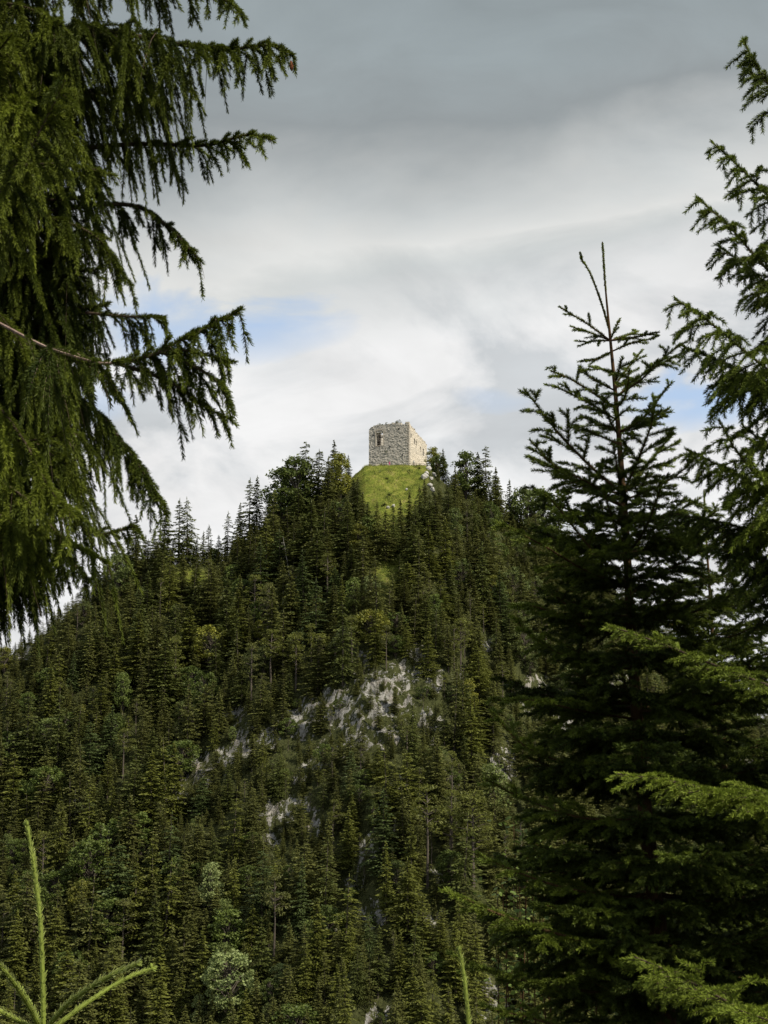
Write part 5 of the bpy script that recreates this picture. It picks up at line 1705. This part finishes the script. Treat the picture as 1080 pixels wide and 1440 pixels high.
# ---- sapling tops close to the camera
def shoot_tree(label, Y, shoots, trunk, seed, hue=.5):
    b0 = np.array(at(*trunk))
    base = np.array([b0[0], Y, g1(b0[0], Y)])
    tree = thing('spruce_sapling', label, 'sapling', base)
    mb = MB()
    tube(mb, np.vstack([b0, b0 - np.array([0, 0, .5]), base - np.array([0, 0, .15])]), [.006, .010, .026], 9)
    mb.build('trunk', M['bark_young'], tree, True, base)
    k = 0
    for pts, w, h in shoots:
        P = [np.array(at(*q)) for q in pts]
        b = Branch(seed + k).limb(P, .0042, .0030, 24, 8)
        rg = b.rg
        n = int(b.len * 2600)
        u = rg.random(n)
        Pp, T = b.on(u)
        V, hu = needles_on(Pp, T, np.full(n, h), .0130 * w, .0019, 23, rg, u ** 12 * .5)
        b.ned.add(V, np.arange(len(V)).reshape(-1, 4), hue=hu)
        # bud cluster at the tip
        for q in range(5):
            d = norm(b.tang[-1] + rg.normal(0, .45, 3))
            tube(b.wood, [b.c[-1], b.c[-1] + d * .005, b.c[-1] + d * .010], [.0022, .0026, .0006], 6)
        b.build(tree, M['needles_shoot'], M['needles_shoot'], base, 'shoot')
        k += 1
    rg = np.random.default_rng(seed)
    for py in (1500, 1580, 1680, 1800, 1950):
        for q in range(5):
            az = rg.uniform(0, 6.28)
            L = .12 + (py - 1440) * .0009
            o = b0 - np.array([0, 0, (py - trunk[1]) * Y / F])
            P = [o, o + np.array([math.cos(az), math.sin(az), .5]) * L * .5, o + np.array([math.cos(az), math.sin(az), .35]) * L]
            if py < 1600: P = [p - np.array([0, 0, .12]) for p in P]
            flat_branch(seed * 3 + k, P, .004, hue=.4, per_m=420, nl=.014, nw=.0018).build(tree, M['bark_young'], M['needles_young'], base)
            k += 1
Ys = 2.7
shoot_tree('fresh light green spruce sapling top with one tall upright shoot, bottom left', Ys, [
    ([(61, 1445, Ys), (60, 1380, Ys), (56, 1290, Ys), (47, 1215, Ys), (38, 1162, Ys)], 1.0, .35),
    ([(66, 1445, Ys), (100, 1408, 2.66), (150, 1375, 2.62), (192, 1356, 2.6)], 1.25, .8), ([(72, 1448, Ys), (120, 1412, 2.72), (170, 1380, 2.74), (213, 1362, 2.75)], 1.0, .2),
    ([(56, 1445, Ys), (35, 1405, 2.62), (10, 1370, 2.55), (-15, 1342, 2.5)], 1.15, .7), ([(57, 1445, Ys), (42, 1412, 2.75), (26, 1388, 2.8)], 1.0, .15), ([(52, 1450, Ys), (20, 1432, 2.66), (-20, 1412, 2.62)], 1.1, .6)], (61, 1446, Ys), 300)
shoot_tree('single fresh upright spruce shoot poking in at the bottom beside the dark spruces', 3.0, [([(661, 1470, 3.0), (657, 1415, 3.0), (652, 1370, 3.0), (646, 1338, 3.0)], 1.0, .4), ([(668, 1500, 3.0), (690, 1470, 3.0), (715, 1455, 3.0)], 1.0, .4)], (662, 1475, 3.0), 320)

# ---- broadleaf sprigs behind the young spruce
def leafy_shrub(label, Y, tips, root_px, seed):
    r0 = at(*root_px, Y)
    base = np.array([r0.x, Y, g1(r0.x, Y)])
    tree = thing('leafy_shrub', label, 'shrub', base)
    rg = np.random.default_rng(seed)
    for px, py in tips:
        tip = np.array(at(px, py, Y + rg.uniform(-.3, .3)))
        c = smooth_line([base, base * .4 + tip * .6 + rg.normal(0, .08, 3), tip], 24)
        mb, lf = MB(), MB()
        tube(mb, c, np.linspace(.012, .002, 24), 6)
        n = 60
        i = rg.integers(16, 24, n)
        P = c[i] + rg.normal(0, .06, (n, 3)) * np.array([1, 1, .8])
        A = norm(rg.normal(0, 1, (n, 3)) * np.array([1, 1, .5]))
        Nn = norm(rg.normal(0, .5, (n, 3)) + np.array([.25, -.2, 1]))
        S = norm(np.cross(Nn, A))
        L, W = .042 * rg.uniform(.6, 1.2, (n, 1)), .012
        V = np.stack([P, P + A * L * .35 + S * W, P + A * L * .75 + S * W * .7 - Nn * .004, P + A * L - Nn * .008, P + A * L * .75 - S * W * .7 - Nn * .004, P + A * L * .35 - S * W], 1).reshape(-1, 3)
        lf.add(V, np.arange(6 * n).reshape(-1, 6), hue=np.repeat(rg.random(n), 6))
        w = mb.build('stem', M['bark_young'], tree, False, base)
        lf.build('leaves', M['near_leaves'], w, False, base)
leafy_shrub('leafy bush with bright green leaves peeping out left of the young spruce', 8.6, [(722, 1158), (735, 1170), (748, 1205), (742, 1190), (706, 1240), (712, 1252), (755, 1215), (730, 1212), (700, 1262), (760, 1240)], (760, 1500), 71)
leafy_shrub('leafy bush with bright leaves glimpsed between the dark spruces', 9.6, [(838, 1172), (870, 1235), (862, 1220), (800, 1290), (785, 1270), (838, 1160), (880, 1240), (770, 1300), (860, 1270)], (850, 1500), 72)
